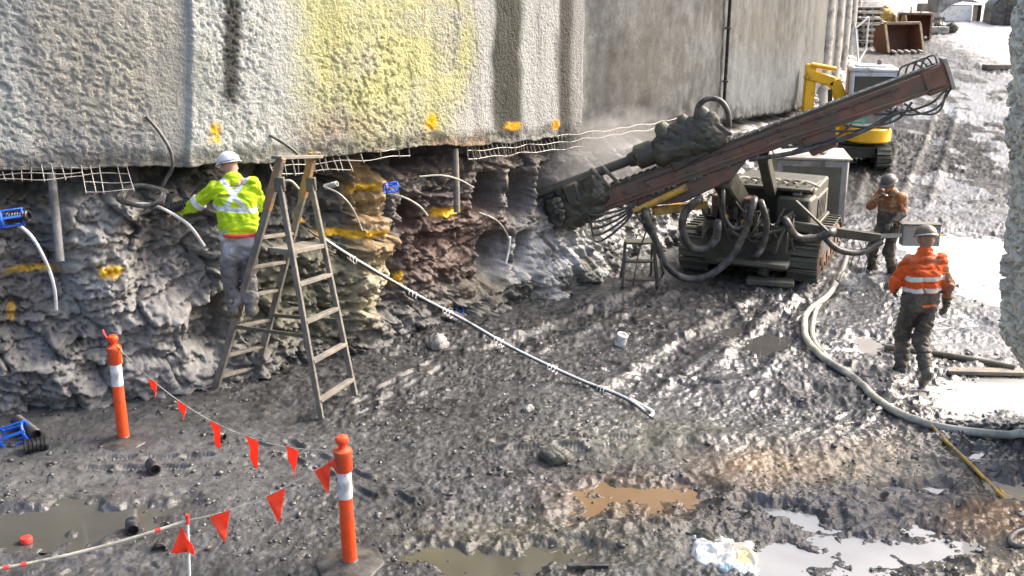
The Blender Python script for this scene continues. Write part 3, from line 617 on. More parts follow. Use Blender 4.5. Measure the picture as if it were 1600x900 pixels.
    for rr, zz in ((1.0, .0), (1.12, -.012), (1.12, -.02), (.98, -.012)):
        for kx in range(24):
            a = 2*PI*kx/24; ex = .05*max(0, math.sin(a))**2 if rr > 1.05 else 0
            rim.append(o+q @ V(.118*rr*math.cos(a), (.142*rr+ex)*math.sin(a), zz-ex*.25))
    mb.add(rim, [(i*24+k_, i*24+(k_+1) % 24, (i+1)*24+(k_+1) % 24, (i+1)*24+k_) for i in range(3) for k_ in range(24)])
    he = mb.build('hard_hat', hel, body, world=False, sharp=50)
    st = [o+q @ V(.121*math.cos(a), .146*math.sin(a), -.015-.012*math.sin(a)) for a in [PI+PI*.05*i for i in range(21)]]
    mb = MB(); mb.tube(st, .009, 6); mb.build('hat_strap', M['reflect'] if gloves else M['helmetdark'], he, world=False)
    for s_ in (-1, 1):
        mb = MB(); mb.lathe([(.001, -.012), (.009, -.008), (.012, 0), (.009, .008), (.001, .012)], hd+lk*.083+ri*.033*s_+up*.008, n=10); mb.build('eye', M['blackplastic'], body, world=False)
    return body

def colj1(v):     # orange jacket, two silver bands, mud below
    x, y, z = v.T; n = fbm(x*7, z*7, y*7, o=3, s=4); c = np.ones((len(v), 3))*np.array((.85, .13, .025)); c *= (.9+.35*n)[:, None]
    c = mixc(c, (.20, .13, .085), .9*sst(.17, .26, x+.12*n)*sst(.0, .12, 1.50-z)); c = mixc(c, (.35, .16, .09), .75*blob(x, z, .03, 1.47, .12, .06)); c = mixc(c, (.12, .09, .07), .5*sst(.1, .3, n))
    tor = (np.abs(x) < .22)
    for a, b in ((1.235, 1.29), (1.10, 1.15)): c[(z > a+.03*(x)) & (z < b+.03*x) & tor] = (.72, .72, .68)
    k = (z < 1.095-.02*x) & (np.abs(x) < .26); c[k] = np.array((.10, .088, .075))*(1+.6*n[k])[:, None]
    k = (z < 1.0) & ~tor; c[k] = (.075, .07, .06)
    k = (z > .93) & (z < .965) & (x > -.02) & (x < .13) & (y < 0); c[k] = (.85, .16, .03)
    return c
def dark_t(v):
    x, y, z = v.T; n = fbm(x*6, z*6, y*6, o=3, s=9); c = np.ones((len(v), 3))*np.array((.075, .066, .055)); c *= (1+.8*n)[:, None]
    return mixc(c, (.16, .12, .09), .6*sst(.15, .45, n))
def colj2(v):
    x, y, z = v.T; n = fbm(x*7, z*7, y*7, o=3, s=14); c = np.ones((len(v), 3))*np.array((.38, .155, .05)); c *= (.9+.6*n)[:, None]
    c = mixc(c, (.09, .065, .05), .6*sst(0, .3, n)); c[z < 1.14] = np.array((.085, .07, .06)); k = (z > 1.14) & (z < 1.18); c[k] = (.2, .18, .15)
    k = (np.abs(np.abs(x)-.1) < .022) & (z > 1.16); c[k] = (.26, .22, .13); return c
def colj3(v):     # lime jacket with crossed braces
    x, y, z = v.T; n = fbm(x*8, z*8, y*8, o=3, s=24); c = np.ones((len(v), 3))*np.array((.50, .72, .018)); c *= (.92+.3*n)[:, None]
    c = mixc(c, (.16, .25, .02), .55*sst(.28, .5, n))
    sil = (.66, .72, .72)
    tor = (np.abs(x-.05) < .24)
    c[tor & (z > 1.20-.10*x) & (z < 1.25-.10*x)] = sil
    q = np.abs(np.abs(x-.06)-np.abs(z-1.37)*.8); c[tor & (q < .03) & (z > 1.235) & (y < .12)] = sil
    return c
def col_t3(v):
    x, y, z = v.T; n = fbm(x*5, z*5, y*5, o=4, s=33); c = np.ones((len(v), 3))*np.array((.34, .34, .35)); c *= (.9+.7*n)[:, None]
    c = mixc(c, (.60, .63, .68), .7*sst(.1, .35, n)); c = mixc(c, (.12, .12, .13), .6*sst(.12, .4, -n)); return mixc(c, (.13, .125, .115), .85*(1-sst(.25, .62, z+.3*n)))

# walking worker seen from behind, right foreground
p1 = G(1424, 592)
J1 = dict(head=(.0, .03, 1.69), neck=(0, 0, 1.54), chest=(0, 0, 1.30), pelvis=(0, .0, .95), sl=(-.172, 0, 1.44), sr=(.172, 0, 1.44), el=(-.29, .03, 1.2), wl=(-.22, .2, 1.05), er=(.29, -.04, 1.17), wr=(.33, .05, .92),
          hl=(-.085, 0, .93), hr=(.085, 0, .93), kl=(-.075, .20, .52), al=(-.045, .20, .09), tl=(-.05, .36, .05), kr=(.075, .03, .5), ar=(.04, -.30, .20), tr=(.045, -.20, .06), pr=(-1, 0, 0), pl=(1, 0, 0))
person('person in orange jacket with two silver bands and muddy hard hat, walking away', p1-V(0, 0, .03), R(4), J1, M['cloth'], colj1, dark_t, M['muddycloth'], M['skindark'], M['helmetmud'], (0, 1, -.28), 1.04, gloves=M['boot'])
# worker by the control panel
p2 = G(1382, 424)
J2 = dict(head=(.02, .1, 1.60), neck=(0, .03, 1.46), chest=(0, 0, 1.25), pelvis=(0, 0, .92), sl=(-.19, .02, 1.40), sr=(.19, .0, 1.40), er=(.24, .2, 1.22), wr=(.07, .22, 1.38), el=(-.25, .05, 1.15), wl=(-.2, .25, 1.02),
          hl=(-.085, 0, .90), hr=(.085, 0, .90), kl=(-.12, .12, .5), al=(-.15, -.05, .09), tl=(-.15, .1, .04), kr=(.13, .22, .5), ar=(.16, .08, .09), tr=(.18, .23, .04), pr=(-1, .2, 0), pl=(0, 0, -1))
person('person in brown muddy jacket and dark hard hat at the drill control panel', p2-V(0, 0, .12), R(128), J2, M['muddycloth'], colj2, dark_t, M['muddycloth'], M['skindark'], M['helmetdark'], (0, 1, -.35), .97, gloves=M['boot'])
# worker on the ladder
p3 = P(372, 497, 11.55)
J3 = dict(head=(.0, .18, 1.63), neck=(.04, .11, 1.52), chest=(.06, .03, 1.30), pelvis=(.09, -.04, .95), sl=(-.15, .06, 1.42), sr=(.24, .06, 1.45), el=(-.36, .10, 1.24), wl=(-.58, .22, 1.17), er=(.30, .22, 1.2), wr=(.05, .42, 1.2),
          hl=(-.0, -.04, .93), hr=(.17, -.04, .93), kl=(-.06, .06, .50), al=(-.03, .0, .09), tl=(-.03, .15, .04), kr=(.13, .1, .5), ar=(.15, .0, .09), tr=(.16, .15, .04), pl=(.5, 0, -1), pr=(-.5, 0, -1))
w3 = person('person in lime hi-vis jacket and white hard hat, standing on the tall ladder', p3, R(8), J3, M['cloth'], colj3, col_t3, M['cloth'], M['skin'], M['helmetwhite'], (-.6, 1, -.35), 1.03)
mb = MB(); mb.tube([V(.09+.19*math.cos(a), -.04+.165*math.sin(a), .955) for a in [2*PI*i/24 for i in range(25)]], .022, 8); mb.build('belt', M['redcloth'], w3, world=False)
def armband():
    a = Vector(J3['sl']).lerp(Vector(J3['el']), .78); b = Vector(J3['sl']).lerp(Vector(J3['el']), .98)
    mb = MB(); mb.tube([a, b], [.092, .088], 14); mb.build('arm_band', M['reflect'], w3, world=False)
armband()

# ------------------------------------------------------------------ step ladder (large, A-frame)
LN, RN, RF, LF = G(335, 606), G(503, 655), G(556, 618), G(398, 588)
TN, TF = P(440, 250, 11.3), P(488, 250, 11.95)
PN, PF = P(437, 288, 11.28), P(486, 288, 11.93)
t = thing('step_ladder', 'tall muddy wooden step ladder carrying the lime jacketed worker', 'ladder', (LN+RN+RF+LF)/4)
dn = (LF-LN).normalized(); rr_ = (RF-RN).normalized(); side = (RN-LN).normalized()
for a, b, m, ww in ((LN, TN, 'wood', .085), (LF, TF, 'wood', .08), (RN, PN, 'wood', .07), (RF, PF, 'wood', .07)):
    mb = MB(); mb.beam(a-V(0, 0, .05), b, ww*.55, ww, side); mb.build('stile', M[m], t, bevel=.006)
for a, b in ((LN.lerp(TN, .80), TN+V(0, 0, .03)), (LF.lerp(TF, .84), TF+V(0, 0, .03))):
    mb = MB(); mb.beam(a, b, .062, .095, side); mb.build('stile_sleeve', M['woodbrown'], t, bevel=.006)
for k in (.05, .15, .28, .42, .55, .68):
    a, b = LN.lerp(TN, k), LF.lerp(TF, k); mb = MB(); mb.beam(a, b, .07, .035); mb.build('rung', M['wood'], t, bevel=.005)
for k in (.08, .25, .42, .58):
    a, b = RN.lerp(PN, k), RF.lerp(PF, k); mb = MB(); mb.beam(a, b, .075, .04); mb.build('rung', M['wood'], t, bevel=.005)
a, b = LN.lerp(TN, .60), LF.lerp(TF, .60); c_, e_ = RN.lerp(PN, .73), RF.lerp(PF, .73)
mb = MB(); mb.beam((a*.25+c_*.75), (b*.25+e_*.75), .30, .05); mb.build('work_step', M['wood'], t, bevel=.006)
for a, b in ((LN.lerp(TN, .29), RN.lerp(PN, .36)), (LF.lerp(TF, .3), RF.lerp(PF, .36))):
    mb = MB(); mb.beam(a, b, .02, .04); mb.build('spreader_bar', M['oldsteel'], t)
mb = MB(); mb.beam(TN+V(-.05, -.03, .03), TF+V(.06, .06, .03), .13, .035); mb.build('top_board', M['wood'], t, bevel=.006)
mb = MB(); mb.beam(TF+V(-.03, -.02, .06), TF+V(.08, .04, .065), .09, .05); mb.build('orange_clamp', M['ochre'], t, bevel=.01)
for q in (PN, PF):
    mb = MB(); mb.box(q, (.11, .06, .16)); mb.build('hinge_plate', M['oldsteel'], t, bevel=.01)
# low step stool in front of the drill rig
a = G(1000, 446); t = thing('small_step_ladder', 'small folding step ladder with two treads standing left of the drill rig tracks', 'ladder', a)
for s_ in (-1, 1):
    mb = MB(); mb.beam(a+V(.27*s_, 0, -.03), a+V(.22*s_, .28, .62), .045, .06); mb.build('stile', M['steel'], t, bevel=.005)
    mb = MB(); mb.beam(a+V(.24*s_, .6, -.03), a+V(.2*s_, .3, .62), .03, .04); mb.build('back_leg', M['steel'], t, bevel=.005)
for z_, m in ((.08, 'oldsteel'), (.34, 'oldsteel'), (.62, 'oldsteel')):
    mb = MB(); mb.box(a+V(0, .28*z_/.62+.02, z_), (.44, .14 if z_ < .5 else .24, .03)); mb.build('tread', M[m], t, bevel=.005)

# ------------------------------------------------------------------ delineator posts
def post(label, loc, first=None, lean=0):
    t = thing('delineator_post', label, 'delineator post', loc, 0, 'orange delineator posts')
    mb = MB(); n = 8; pts = []
    pr = [(.28, -.02), (.29, .01), (.28, .03), (.17, .04), (.07, .055), (.065, .07)]
    mb.lathe(pr, (0, 0, 0), n=8); mb.build('rubber_base', M['rubber'], t, world=False, bevel=.006)
    mb = MB(); mb.lathe([(.062, .05), (.06, .12), (.057, .60), (.056, .91), (.058, .92)], n=24); q = mb.build('post', M['orange'], t, world=False)
    mb = MB(); mb.lathe([(.0575, .625), (.0585, .63), (.0582, .855), (.0572, .86)], n=24); mb.build('reflective_band', M['reflect'], t, world=False)
    mb = MB(); mb.lathe([(.064, .86), (.072, .875), (.072, 1.0), (.078, 1.015), (.074, 1.04), (.045, 1.05), (.03, 1.06)], n=24); mb.build('cap', M['orange'], t, world=False)
    mb = MB(); mb.lathe([(.03, 1.05), (.028, 1.08), (.036, 1.09), (.05, 1.105), (.055, 1.13), (.046, 1.155), (.025, 1.165), (.005, 1.167)], n=16); mb.build('grab_knob', M['orange'], t, world=False, rough=.003)
    t.rotation_euler = (R(lean), R(-lean), 0); return t
b1p = G(547, 882, -.012); b2p = G(193, 684, -.04)
bo1 = post('orange delineator post with white band and knotted cap, front one on an octagonal rubber base', b1p, lean=.8)
bo2 = post('orange delineator post with white band standing near the rock face, farther from the camera', b2p)
# red tail of the line knotted on the far post
mb = MB(); q = b2p+V(0, 0, 1.09); mb.tube(cr([q+V(.02, 0, 0), q+V(-.03, -.02, .02), q+V(-.07, -.02, .09), q+V(-.09, 0, .13)], 6), .011, 6)
tr = thing('rope_tail', 'short red rope tail knotted on top of the far orange post', 'rope', q); mb.build('rope', M['pink'], tr)
mb = MB(); mb.tube(cr([q+V(.05, -.03, -.03), q+V(.09, -.04, -.08), q+V(.075, -.05, -.16), q+V(.09, -.04, -.2)], 6), .008, 6); mb.build('yellow_tail', M['ochre'], tr)

# ------------------------------------------------------------------ bunting lines with flags
def flag(name, p, d, w_, h_, parent, tilt=0, flip=False):
    p = Vector(p); d = Vector(d).normalized(); n = d.cross(V(0, 0, 1)).normalized(); vs = []; fs = []; nr, nc = 7, 6
    ph = random.uniform(0, 6)
    for th in (0, .004):
        for i in range(nr):
            for j in range(nc):
                a = i/(nr-1); b = (j/(nc-1)-.5)*(1-a*.90)*1.25
                if flip: b = (j/(nc-1)-.5)*(.08+a*.92)
                off = n*(.018*math.sin(ph+a*5+b*6)*(.2+a)+th)+d*(tilt*a*h_)
                vs.append(p+d*b*w_-V(0, 0, 1)*a*h_+off)
    o = nr*nc
    for i in range(nr-1):
        for j in range(nc-1):
            q = (i*nc+j, i*nc+j+1, (i+1)*nc+j+1, (i+1)*nc+j); fs.append(q); fs.append(tuple(o+k for k in q[::-1]))
    for i in range(nr-1):
        for j in (0, nc-1): fs.append((i*nc+j, (i+1)*nc+j, o+(i+1)*nc+j, o+i*nc+j))
    for j in range(nc-1):
        for i in (0, nr-1): fs.append((i*nc+j, i*nc+j+1, o+i*nc+j+1, o+i*nc+j))
    mb = MB(); mb.add(vs, fs); return mb.build('flag', M['flag'], parent, sharp=80)
A = b2p+V(.06, -.02, 1.03); B = b1p+V(-.05, -.03, 1.04)
def sag(a, b, s, n=24): return [a.lerp(b, i/n)-V(0, 0, s*4*(i/n)*(1-i/n)) for i in range(n+1)]
l1 = sag(A, B, .30)
t = thing('bunting_line', 'sagging line of orange triangular flags strung between the two orange posts', 'bunting', A, group='orange flag lines')
mb = MB(); mb.tube(l1, .0045, 6); mb.build('cord', M['whitehose'], t)
def on(line, pxx):
    return min(line, key=lambda q: abs(proj(q.x, q.y, q.z)[0]-pxx))
for f_, ww, hh, tl in ((238, .13, .17, .3), (284, .14, .18, .1), (337, .15, .25, .05), (395, .15, .29, .02), (457, .14, .27, .05)):
    q = on(sag(A, B, .30, 240), f_); flag('flag', q, (B-A), ww, hh, t, tl)
Cst = G(294, 905); stk = Cst+V(0, 0, .52); stk = P(293, 813, Cst.y-.0)
B2 = b1p+V(-.06, -.06, 1.0); l2 = sag(B2, stk, .08)
t = thing('bunting_line', 'orange triangular flags running from the front orange post down to the thin white stake', 'bunting', B2, group='orange flag lines')
mb = MB(); mb.tube(l2, .0045, 6); mb.build('cord', M['whitehose'], t)
dl = stk-B2
for f_, ww, hh, tl in ((528, .12, .22, -.3), (503, .12, .25, -.15), (430, .13, .27, -.05), (343, .14, .25, -.1)):
    q = on(sag(B2, stk, .08, 240), f_); flag('flag', q, dl, ww, hh, t, tl)
t = thing('marker_stake', 'thin white stake with a red tip stuck in the mud at the bottom left', 'stake', Cst)
mb = MB(); mb.tube([Cst-V(0, 0, .2), stk+V(0, 0, .0)], .012, 8); mb.build('rod', M['white'], t)
mb = MB(); mb.tube([stk-V(0, 0, .03), stk+V(.002, 0, .05)], .016, 8); mb.build('red_tip', M['pink'], t)
ro = P(-60, 898, stk.y-.5)
t = thing('barrier_rope', 'white rope with red patches stretched from the thin stake out of frame at bottom left', 'rope', stk)
ln = sag(stk, ro, .05, 40)
mb = MB(); mb.tube(ln, .014, 8); mb.build('rope', M['whitehose'], t)
for pa in (45, 14, 250):
    i = min(range(len(ln)-1), key=lambda k: abs(proj(*ln[k])[0]-pa)); mb = MB(); mb.tube([ln[i], ln[i+1]], .0165, 8); mb.build('red_wrap', M['pink'], t)
fp = P(284, 825, stk.y-.02); fl = flag('flag', fp, (1, -.2, 0), .20, .22, t, 0, True)

# ------------------------------------------------------------------ hanging wire mesh under the wall edge
def mesh_panel(px0, px1, hh, drop, step, label, curl=0, tip=0):
    s0, s1 = s_at_px(px0), s_at_px(px1); mb = MB(); n = max(4, int((s1-s0)/.09)); rows = []
    for k in range(hh):
        pts = []
        for i in range(n+1):
            s = s0+(s1-s0)*i/n; x, y, nx, ny = [float(q[0]) for q in at_s(np.array([s]))]; z = float(edge_z(np.array([s]))[0])
            o_ = .20+.05*k*curl+.03*math.sin(s*5+k); pts.append(V(x+nx*o_, y+ny*o_, z+.02-drop*k/(hh-1)-tip*(i/n)*k/(hh-1)+.012*math.sin(s*9+k*2)))
        rows.append(pts); mb.tube(pts, .0055, 5)
    m_ = max(2, int((s1-s0)/step))
    for i in range(m_+1):
        j = int(round(i/m_*n)); a, b = rows[0][j], rows[-1][j]; sk = V(random.uniform(-.03, .03), 0, 0)
        mb.tube([a+V(0, 0, .03), rows[len(rows)//2][j]+sk*.5, b+sk-V(0, 0, .02)], .005, 5)
    o = mb.build('wire_mesh', M['wire']); return props(o, label, 'wire mesh', 'wire mesh hanging below the sprayed concrete')
mesh_panel(-40, 128, 3, .10, .09, 'bent strip of grey wire mesh hugging the far left end of the wall edge', .8)
mesh_panel(128, 196, 4, .22, .10, 'curled piece of pale square wire mesh hanging from the wall edge above bare rock', 1.8)
mesh_panel(408, 528, 3, .18, .08, 'torn wire mesh hanging behind the top of the tall step ladder', .8)
mesh_panel(528, 625, 2, .09, .2, 'two loose wavy wires of mesh sticking from the wall edge right of the tall ladder', .8)
mesh_panel(712, 892, 3, .20, .07, 'dense row of upright wire mesh bars below the dark streak, right of the yellow stain', .6)
mesh_panel(892, 1045, 2, .09, .5, 'long thin pair of mesh wires running along the wall foot behind the drill rod', .3)

# ------------------------------------------------------------------ posts, pipes, cables on the rock face
def face_bar(name, label, cat, pts, r, m, out=.2, sm=True, n=8):
    q = [wall_pt(a, b, out if not isinstance(out, (list, tuple)) else out[i]) for i, (a, b) in enumerate(pts)]
    mb = MB(); mb.tube(cr(q, 8) if sm else q, r, n); o = mb.build(name, M[m]); return props(o, label, cat)
face_bar('steel_post', 'narrow grey steel post standing against the rock at the far left', 'post', ((80, 268), (88, 345), (94, 408)), .045, 'slab', (.16, .2, .28), n=10)
face_bar('steel_post', 'short brownish post under the wall edge between yellow rock and drilled hollows', 'post', ((711, 232), (713, 290), (714, 332)), .045, 'wood', (.16, .22, .25), n=10)
for lab, pts, r, m, ot in (
    ('pale curved conduit hanging from the blue clamp at far left', ((18, 345), (48, 368), (72, 410), (85, 450), (88, 484)), .018, 'white', (.45, .55, .6, .55, .45)),
    ('pale curved conduit arching over the rock hollow left of the worker', ((196, 320), (232, 319), (262, 330), (295, 352), (319, 384)), .018, 'white', (.4, .5, .6, .6, .5)),
    ('thin pale curved tube over the yellow rock band, right of the tall ladder', ((505, 291), (530, 303), (550, 325), (566, 360)), .012, 'whitehose', (.3, .45, .5, .4)),
    ('thin pale curved tube below the blue clamp beside the yellow rock', ((598, 301), (630, 308), (655, 322), (668, 337)), .013, 'whitehose', (.3, .45, .5, .45)),
    ('thin pale curved tube reaching to the first drilled hollow', ((655, 276), (690, 274), (718, 281), (740, 293)), .012, 'whitehose', (.3, .4, .45, .4)),
    ('thin pale curved tube below the drilled hollows', ((748, 332), (775, 344), (790, 362), (799, 386)), .013, 'whitehose', (.25, .4, .45, .4)),
    ('short pale tube end behind the tall ladder', ((428, 290), (452, 282), (468, 296)), .014, 'whitehose', (.3, .4, .4)),
    ('white upright tube stub under the drilled hollows', ((790, 412), (795, 390), (797, 370)), .016, 'white', (.4, .42, .45))):
    face_bar('conduit', lab, 'conduit', pts, r, m, ot)
face_bar('rubber_cable', 'dark cable looping down from the sprayed concrete left of the worker', 'cable', ((228, 182), (248, 205), (266, 235), (269, 262), (258, 282), (250, 297)), .019, 'rubber', (.3, .36, .42, .45, .42, .4))
face_bar('rubber_cable', 'short black cable end sticking out of the wall above the tall ladder', 'cable', ((421, 211), (440, 222), (455, 232), (468, 244)), .017, 'rubber', (.3, .4, .45, .45))
def corrug(name, label, a, b, r, m='blackplastic', n=14, parent=None):
    a, b = Vector(a), Vector(b); L_ = (b-a).length; pr = []
    k = max(3, int(L_/(r*.45)))
    for i in range(k): pr += [(r*.86, (i+.0)*L_/k), (r, (i+.25)*L_/k), (r, (i+.55)*L_/k), (r*.86, (i+.8)*L_/k)]
    pr += [(r*.86, L_), (r*.7, L_), (r*.7, L_-r*.9)]
    mb = MB(); mb.lathe(pr, a, b-a, n); o = mb.build(name, M[m], parent)
    if label: props(o, label, 'pipe')
    return o
corrug('corrugated_pipe', 'black corrugated pipe sleeve held in front of the lime jacketed worker', wall_pt(240, 334, .5), wall_pt(326, 309, .62), .06)
corrug('corrugated_pipe', 'black corrugated pipe sleeve plugged into the blue clamp at far left', wall_pt(12, 341, .5), wall_pt(46, 337, .62), .062)
corrug('corrugated_pipe', 'small grey threaded sleeve in the rock behind the tall ladder', wall_pt(508, 292, .2), wall_pt(527, 287, .35), .035, 'bare')
# coil of dark hose
c0 = wall_pt(222, 306, .5); mb = MB()
pts = [c0+V(.27*math.cos(a)*(1-.015*a), .12*math.sin(a), .085*math.sin(a)+.012*math.cos(3*a)) for a in [i*.35 for i in range(52)]]
mb.tube(pts, .024, 8); o = mb.build('hose_coil', M['rubber']); props(o, 'coil of dark ribbed hose resting on the rock ledge left of the worker', 'hose')
def collar(label, p, ax, s):
    t = thing('pipe_clamp', label, 'clamp', p, group='blue plastic pipe clamps'); p = Vector(p); ax = Vector(ax).normalized(); u_ = ax.cross(V(0, 0, 1)).normalized(); v_ = u_.cross(ax)
    for k in (-1, 1):
        mb = MB(); pts = [p+ax*k*.5*s+(u_*math.cos(a)+v_*math.sin(a))*.42*s for a in [2*PI*i/16 for i in range(17)]]; mb.tube(pts, .07*s, 6); mb.build('ring', M['blue'], t)
    for i in range(5):
        a = 2*PI*i/5+.3; q = (u_*math.cos(a)+v_*math.sin(a))*.44*s; mb = MB(); mb.beam(p+q-ax*.6*s, p+q+ax*.6*s, .12*s, .07*s, q); mb.build('bar', M['blue'], t, bevel=.003)
    return t
collar('blue plastic pipe clamp on the rock at the far left edge of the picture', wall_pt(18, 341, .55), (1, .6, .05), .2)
collar('small blue pipe clamp beside the top of the yellow rock band', wall_pt(611, 293, .35), (1, .5, .05), .15)
collar('blue plastic pipe clamp lying on the mud at the left edge', G(24, 690, .08), (1, .2, .3), .24)
corrug('corrugated_pipe', 'ribbed black pipe piece lying on the mud below the blue clamp, bottom left', G(38, 708, .07), G(76, 700, .06), .075)
corrug('corrugated_pipe', 'dark pipe piece lying behind the blue clamp on the mud', G(28, 668, .08), G(58, 690, .07), .07)

# ------------------------------------------------------------------ anchor strand lying from the ladder down to the mud
a0 = P(482, 360, 12.1); a1 = G(1020, 660, .03); am = G(800, 545, .12)
t = thing('anchor_strand', 'long black and white anchor strand slanting from the tall ladder down across the mud', 'anchor cable', a1)
pl = [a0, P(560, 410, 12.6), P(655, 465, 12.9), P(725, 502, 12.7), P(800, 545, 12.4), P(900, 596, 12.0), P(975, 637, 11.5), a1]
pl = [q if q.z > gh(q.x, q.y)+.03 else V(q.x, q.y, gh(q.x, q.y)+.04) for q in pl]; ln = cr(pl, 8)
mb = MB(); mb.tube(ln, .011, 8); mb.build('black_strand', M['blackplastic'], t)
l2_ = [q+V(.008, -.004, .020) for q in ln[2:-3]]
mb = MB(); mb.tube(l2_, .013, 8); mb.build('white_tube', M['white'], t)
for k in (7, 15, 21, 30, 37, 44):
    q = ln[k]; d_ = (ln[k+1]-ln[k-1]).normalized()
    for j in range(3):
        mb = MB(); mb.tube([q+d_*.05*(j-1)+(V(0, 0, 1)*math.cos(a)+d_.cross(V(0, 0, 1))*math.sin(a))*(.036+.006*j) for a in [2*PI*i/12 for i in range(13)]], .006, 5); mb.build('tie', M['white'], t)
e0 = G(985, 627, .03); e = [e0, G(1003, 637, .03), G(1018, 646, .03), G(1019, 652, .03), G(1010, 655, .03)]
mb = MB(); mb.tube(cr(e, 6), .017, 8); mb.build('bent_end', M['white'], t)
collar('small blue clamp ring lying against the slanting anchor strand', G(716, 492, .07), (.5, -1, .4), .13)

# ------------------------------------------------------------------ drilling rig
ax_b = V(math.sin(R(25)), math.cos(R(25)), 0); ax_r = V(math.cos(R(25)), -math.sin(R(25)), 0); up = V(0, 0, 1)
F = V(3.72, 16.6, 0)                                   # middle of the front of the tracks
rig = thing('drill_rig', 'mud covered crawler drilling rig with long rusty mast aimed low into the rock face', 'drilling rig', F)
def rp(a, b, c): return F+ax_r*a+ax_b*b+up*c
rotm = Matrix((ax_r, ax_b, up)).transposed()
def rbox(name, a, b, c, s, m, bevel=.015, rough=0): mb = MB(); mb.box(rp(a, b, c), s, rotm); return mb.build(name, M[m], rig, bevel=bevel, rough=rough)
shoe_me = {}
def track(root, org, bx, rx, length, hgt, wid, nm, mats, nshoe=34):
    rr_ = hgt/2; t = MB(); side = []
    per = 2*(length-hgt)+PI*hgt
    def pt(u):
        u %= per
        s1 = length-hgt
        if u < s1: return (rr_+u, 0., 0.)
        u -= s1
        if u < PI*rr_: a = u/rr_; return (length-rr_+rr_*math.sin(a), rr_-rr_*math.cos(a), a)
        u -= PI*rr_
        if u < s1: return (length-rr_-u, hgt, PI)
        a = (u-s1)/rr_; return (rr_-rr_*math.sin(a), rr_+rr_*math.cos(a), PI+a)
    poly = []
    for i in range(48):
        q = pt(i*per/48); c_ = V(length/2, hgt/2, 0); v_ = V(q[0], q[1], 0); v_ = c_+(v_-c_)*.93; poly.append(org+bx*v_.x+up*v_.y-rx*wid*.42)
    t.prism(poly, rx*wid*.84); tr_ = t.build('track', M[mats[0]], root)
    if (wid, nm) not in shoe_me:
        m_ = MB(); pw = per/nshoe*.9; m_.box((0, 0, -.012), (wid, pw, .024)); m_.box((0, -pw*.25, -.035), (wid, .02, .03)); o_ = m_.build('track_shoe', M[mats[1]], tr_, bevel=.004); shoe_me[(wid, nm)] = o_.data; bpy.data.objects.remove(o_)
    for i in range(nshoe):
        q = pt(i*per/nshoe); a = q[2]; o_ = bpy.data.objects.new('track_shoe', shoe_me[(wid, nm)]); COL.objects.link(o_); o_.parent = tr_
        d_ = bx*math.cos(a)+up*math.sin(a); n_ = -(bx*-math.sin(a)+up*math.cos(a)); m3 = Matrix((rx, d_, -n_)).transposed()
        o_.matrix_basis = Matrix.Translation(org+bx*q[0]+up*q[1]) @ m3.to_4x4()
    for k in range(5):
        q = org+bx*(rr_+(length-hgt)*k/4)+up*(hgt*.5 if k in (0, 4) else hgt*.3); r_ = hgt*.36 if k in (0, 4) else hgt*.2
        for sg in (-1, 1):
            m_ = MB(); m_.lathe([(r_, 0), (r_, .02), (r_*.8, .03), (r_*.35, .03), (r_*.3, .05), (.01, .05)], q+rx*sg*wid*.42, rx*sg, 20); m_.build('wheel', M[mats[2]], tr_)
    return tr_
for sg in (-1, 1): track(rig, rp(sg*.86-0, -.1, .0), ax_b, ax_r, 2.3, .66, .46, 'big', ('steel', 'oldsteel', 'rust'), 30)
rbox('chassis', 0, 1.0, .46, (1.1, 1.9, .34), 'steel'); rbox('deck', .02, 1.0, .70, (1.75, 2.0, .10), 'steel')
rbox('engine_housing', .18, 1.25, 1.06, (1.35, 1.35, .62), 'steel', .03, .012); rbox('side_cover', .86, 1.15, 1.0, (.06, 1.1, .42), 'oldsteel')
for i in range(6): rbox('grille_slat', .9, .75+.13*i, 1.02, (.02, .05, .34), 'rubber', .003)
rbox('valve_block', -.28, .1, 1.04, (.66, .34, .46), 'rust', .02, .012)
for i in range(4): rbox('valve', -.52+.16*i, -.12, 1.05+.03*(i % 2), (.09, .12, .22), 'rust' if i % 2 else 'steel', .012)
rbox('fitting', -.34, -.2, .98, (.1, .08, .1), 'ochre', .02); rbox('fitting', -.05, -.2, .92, (.1, .08, .1), 'ochre', .02)
rbox('oil_tank', .62, .4, 1.0, (.55, .5, .6), 'steel', .04, .012); rbox('tank_cap', .62, .4, 1.32, (.14, .14, .06), 'bare', .02)
rbox('radiator_tray', .2, .7, 1.40, (1.3, .9, .05), 'steel', .01)
for i in range(7):
    mb = MB(); a_ = rp(-.35+.16*i, .35+.08*random.random(), 1.44); mb.tube(cr([a_, a_+V(.12, .06, .06), a_+V(.28, .1, .02), a_+V(.4, .2, -.05)], 5), .022, 7); mb.build('hose', M['whitehose' if i % 3 == 0 else 'oldsteel'], rig)
rbox('front_apron', .0, -.12, .56, (1.28, .16, .72), 'steel', .02, .012); rbox('mud_ledge', .15, -.28, .33, (1.1, .3, .08), 'oldsteel', .02, .012)
mb = MB(); q = G(1203, 446); mb.box(q+V(0, 0, .06), (.72, .26, .10), Matrix.Rotation(R(-14), 3, 'Z')); mb.build('outrigger_foot', M['oldsteel'], rig, bevel=.02)
mb = MB(); mb.beam(rp(.35, -.1, .45), q+V(-.1, .1, .12), .14, .14); mb.build('outrigger_leg', M['steel'], rig, bevel=.02)
mb = MB(); mb.beam(rp(.7, -.1, 1.3), rp(1.25, -.4, .95), .035, .035); mb.build('brace', M['oldsteel'], rig)
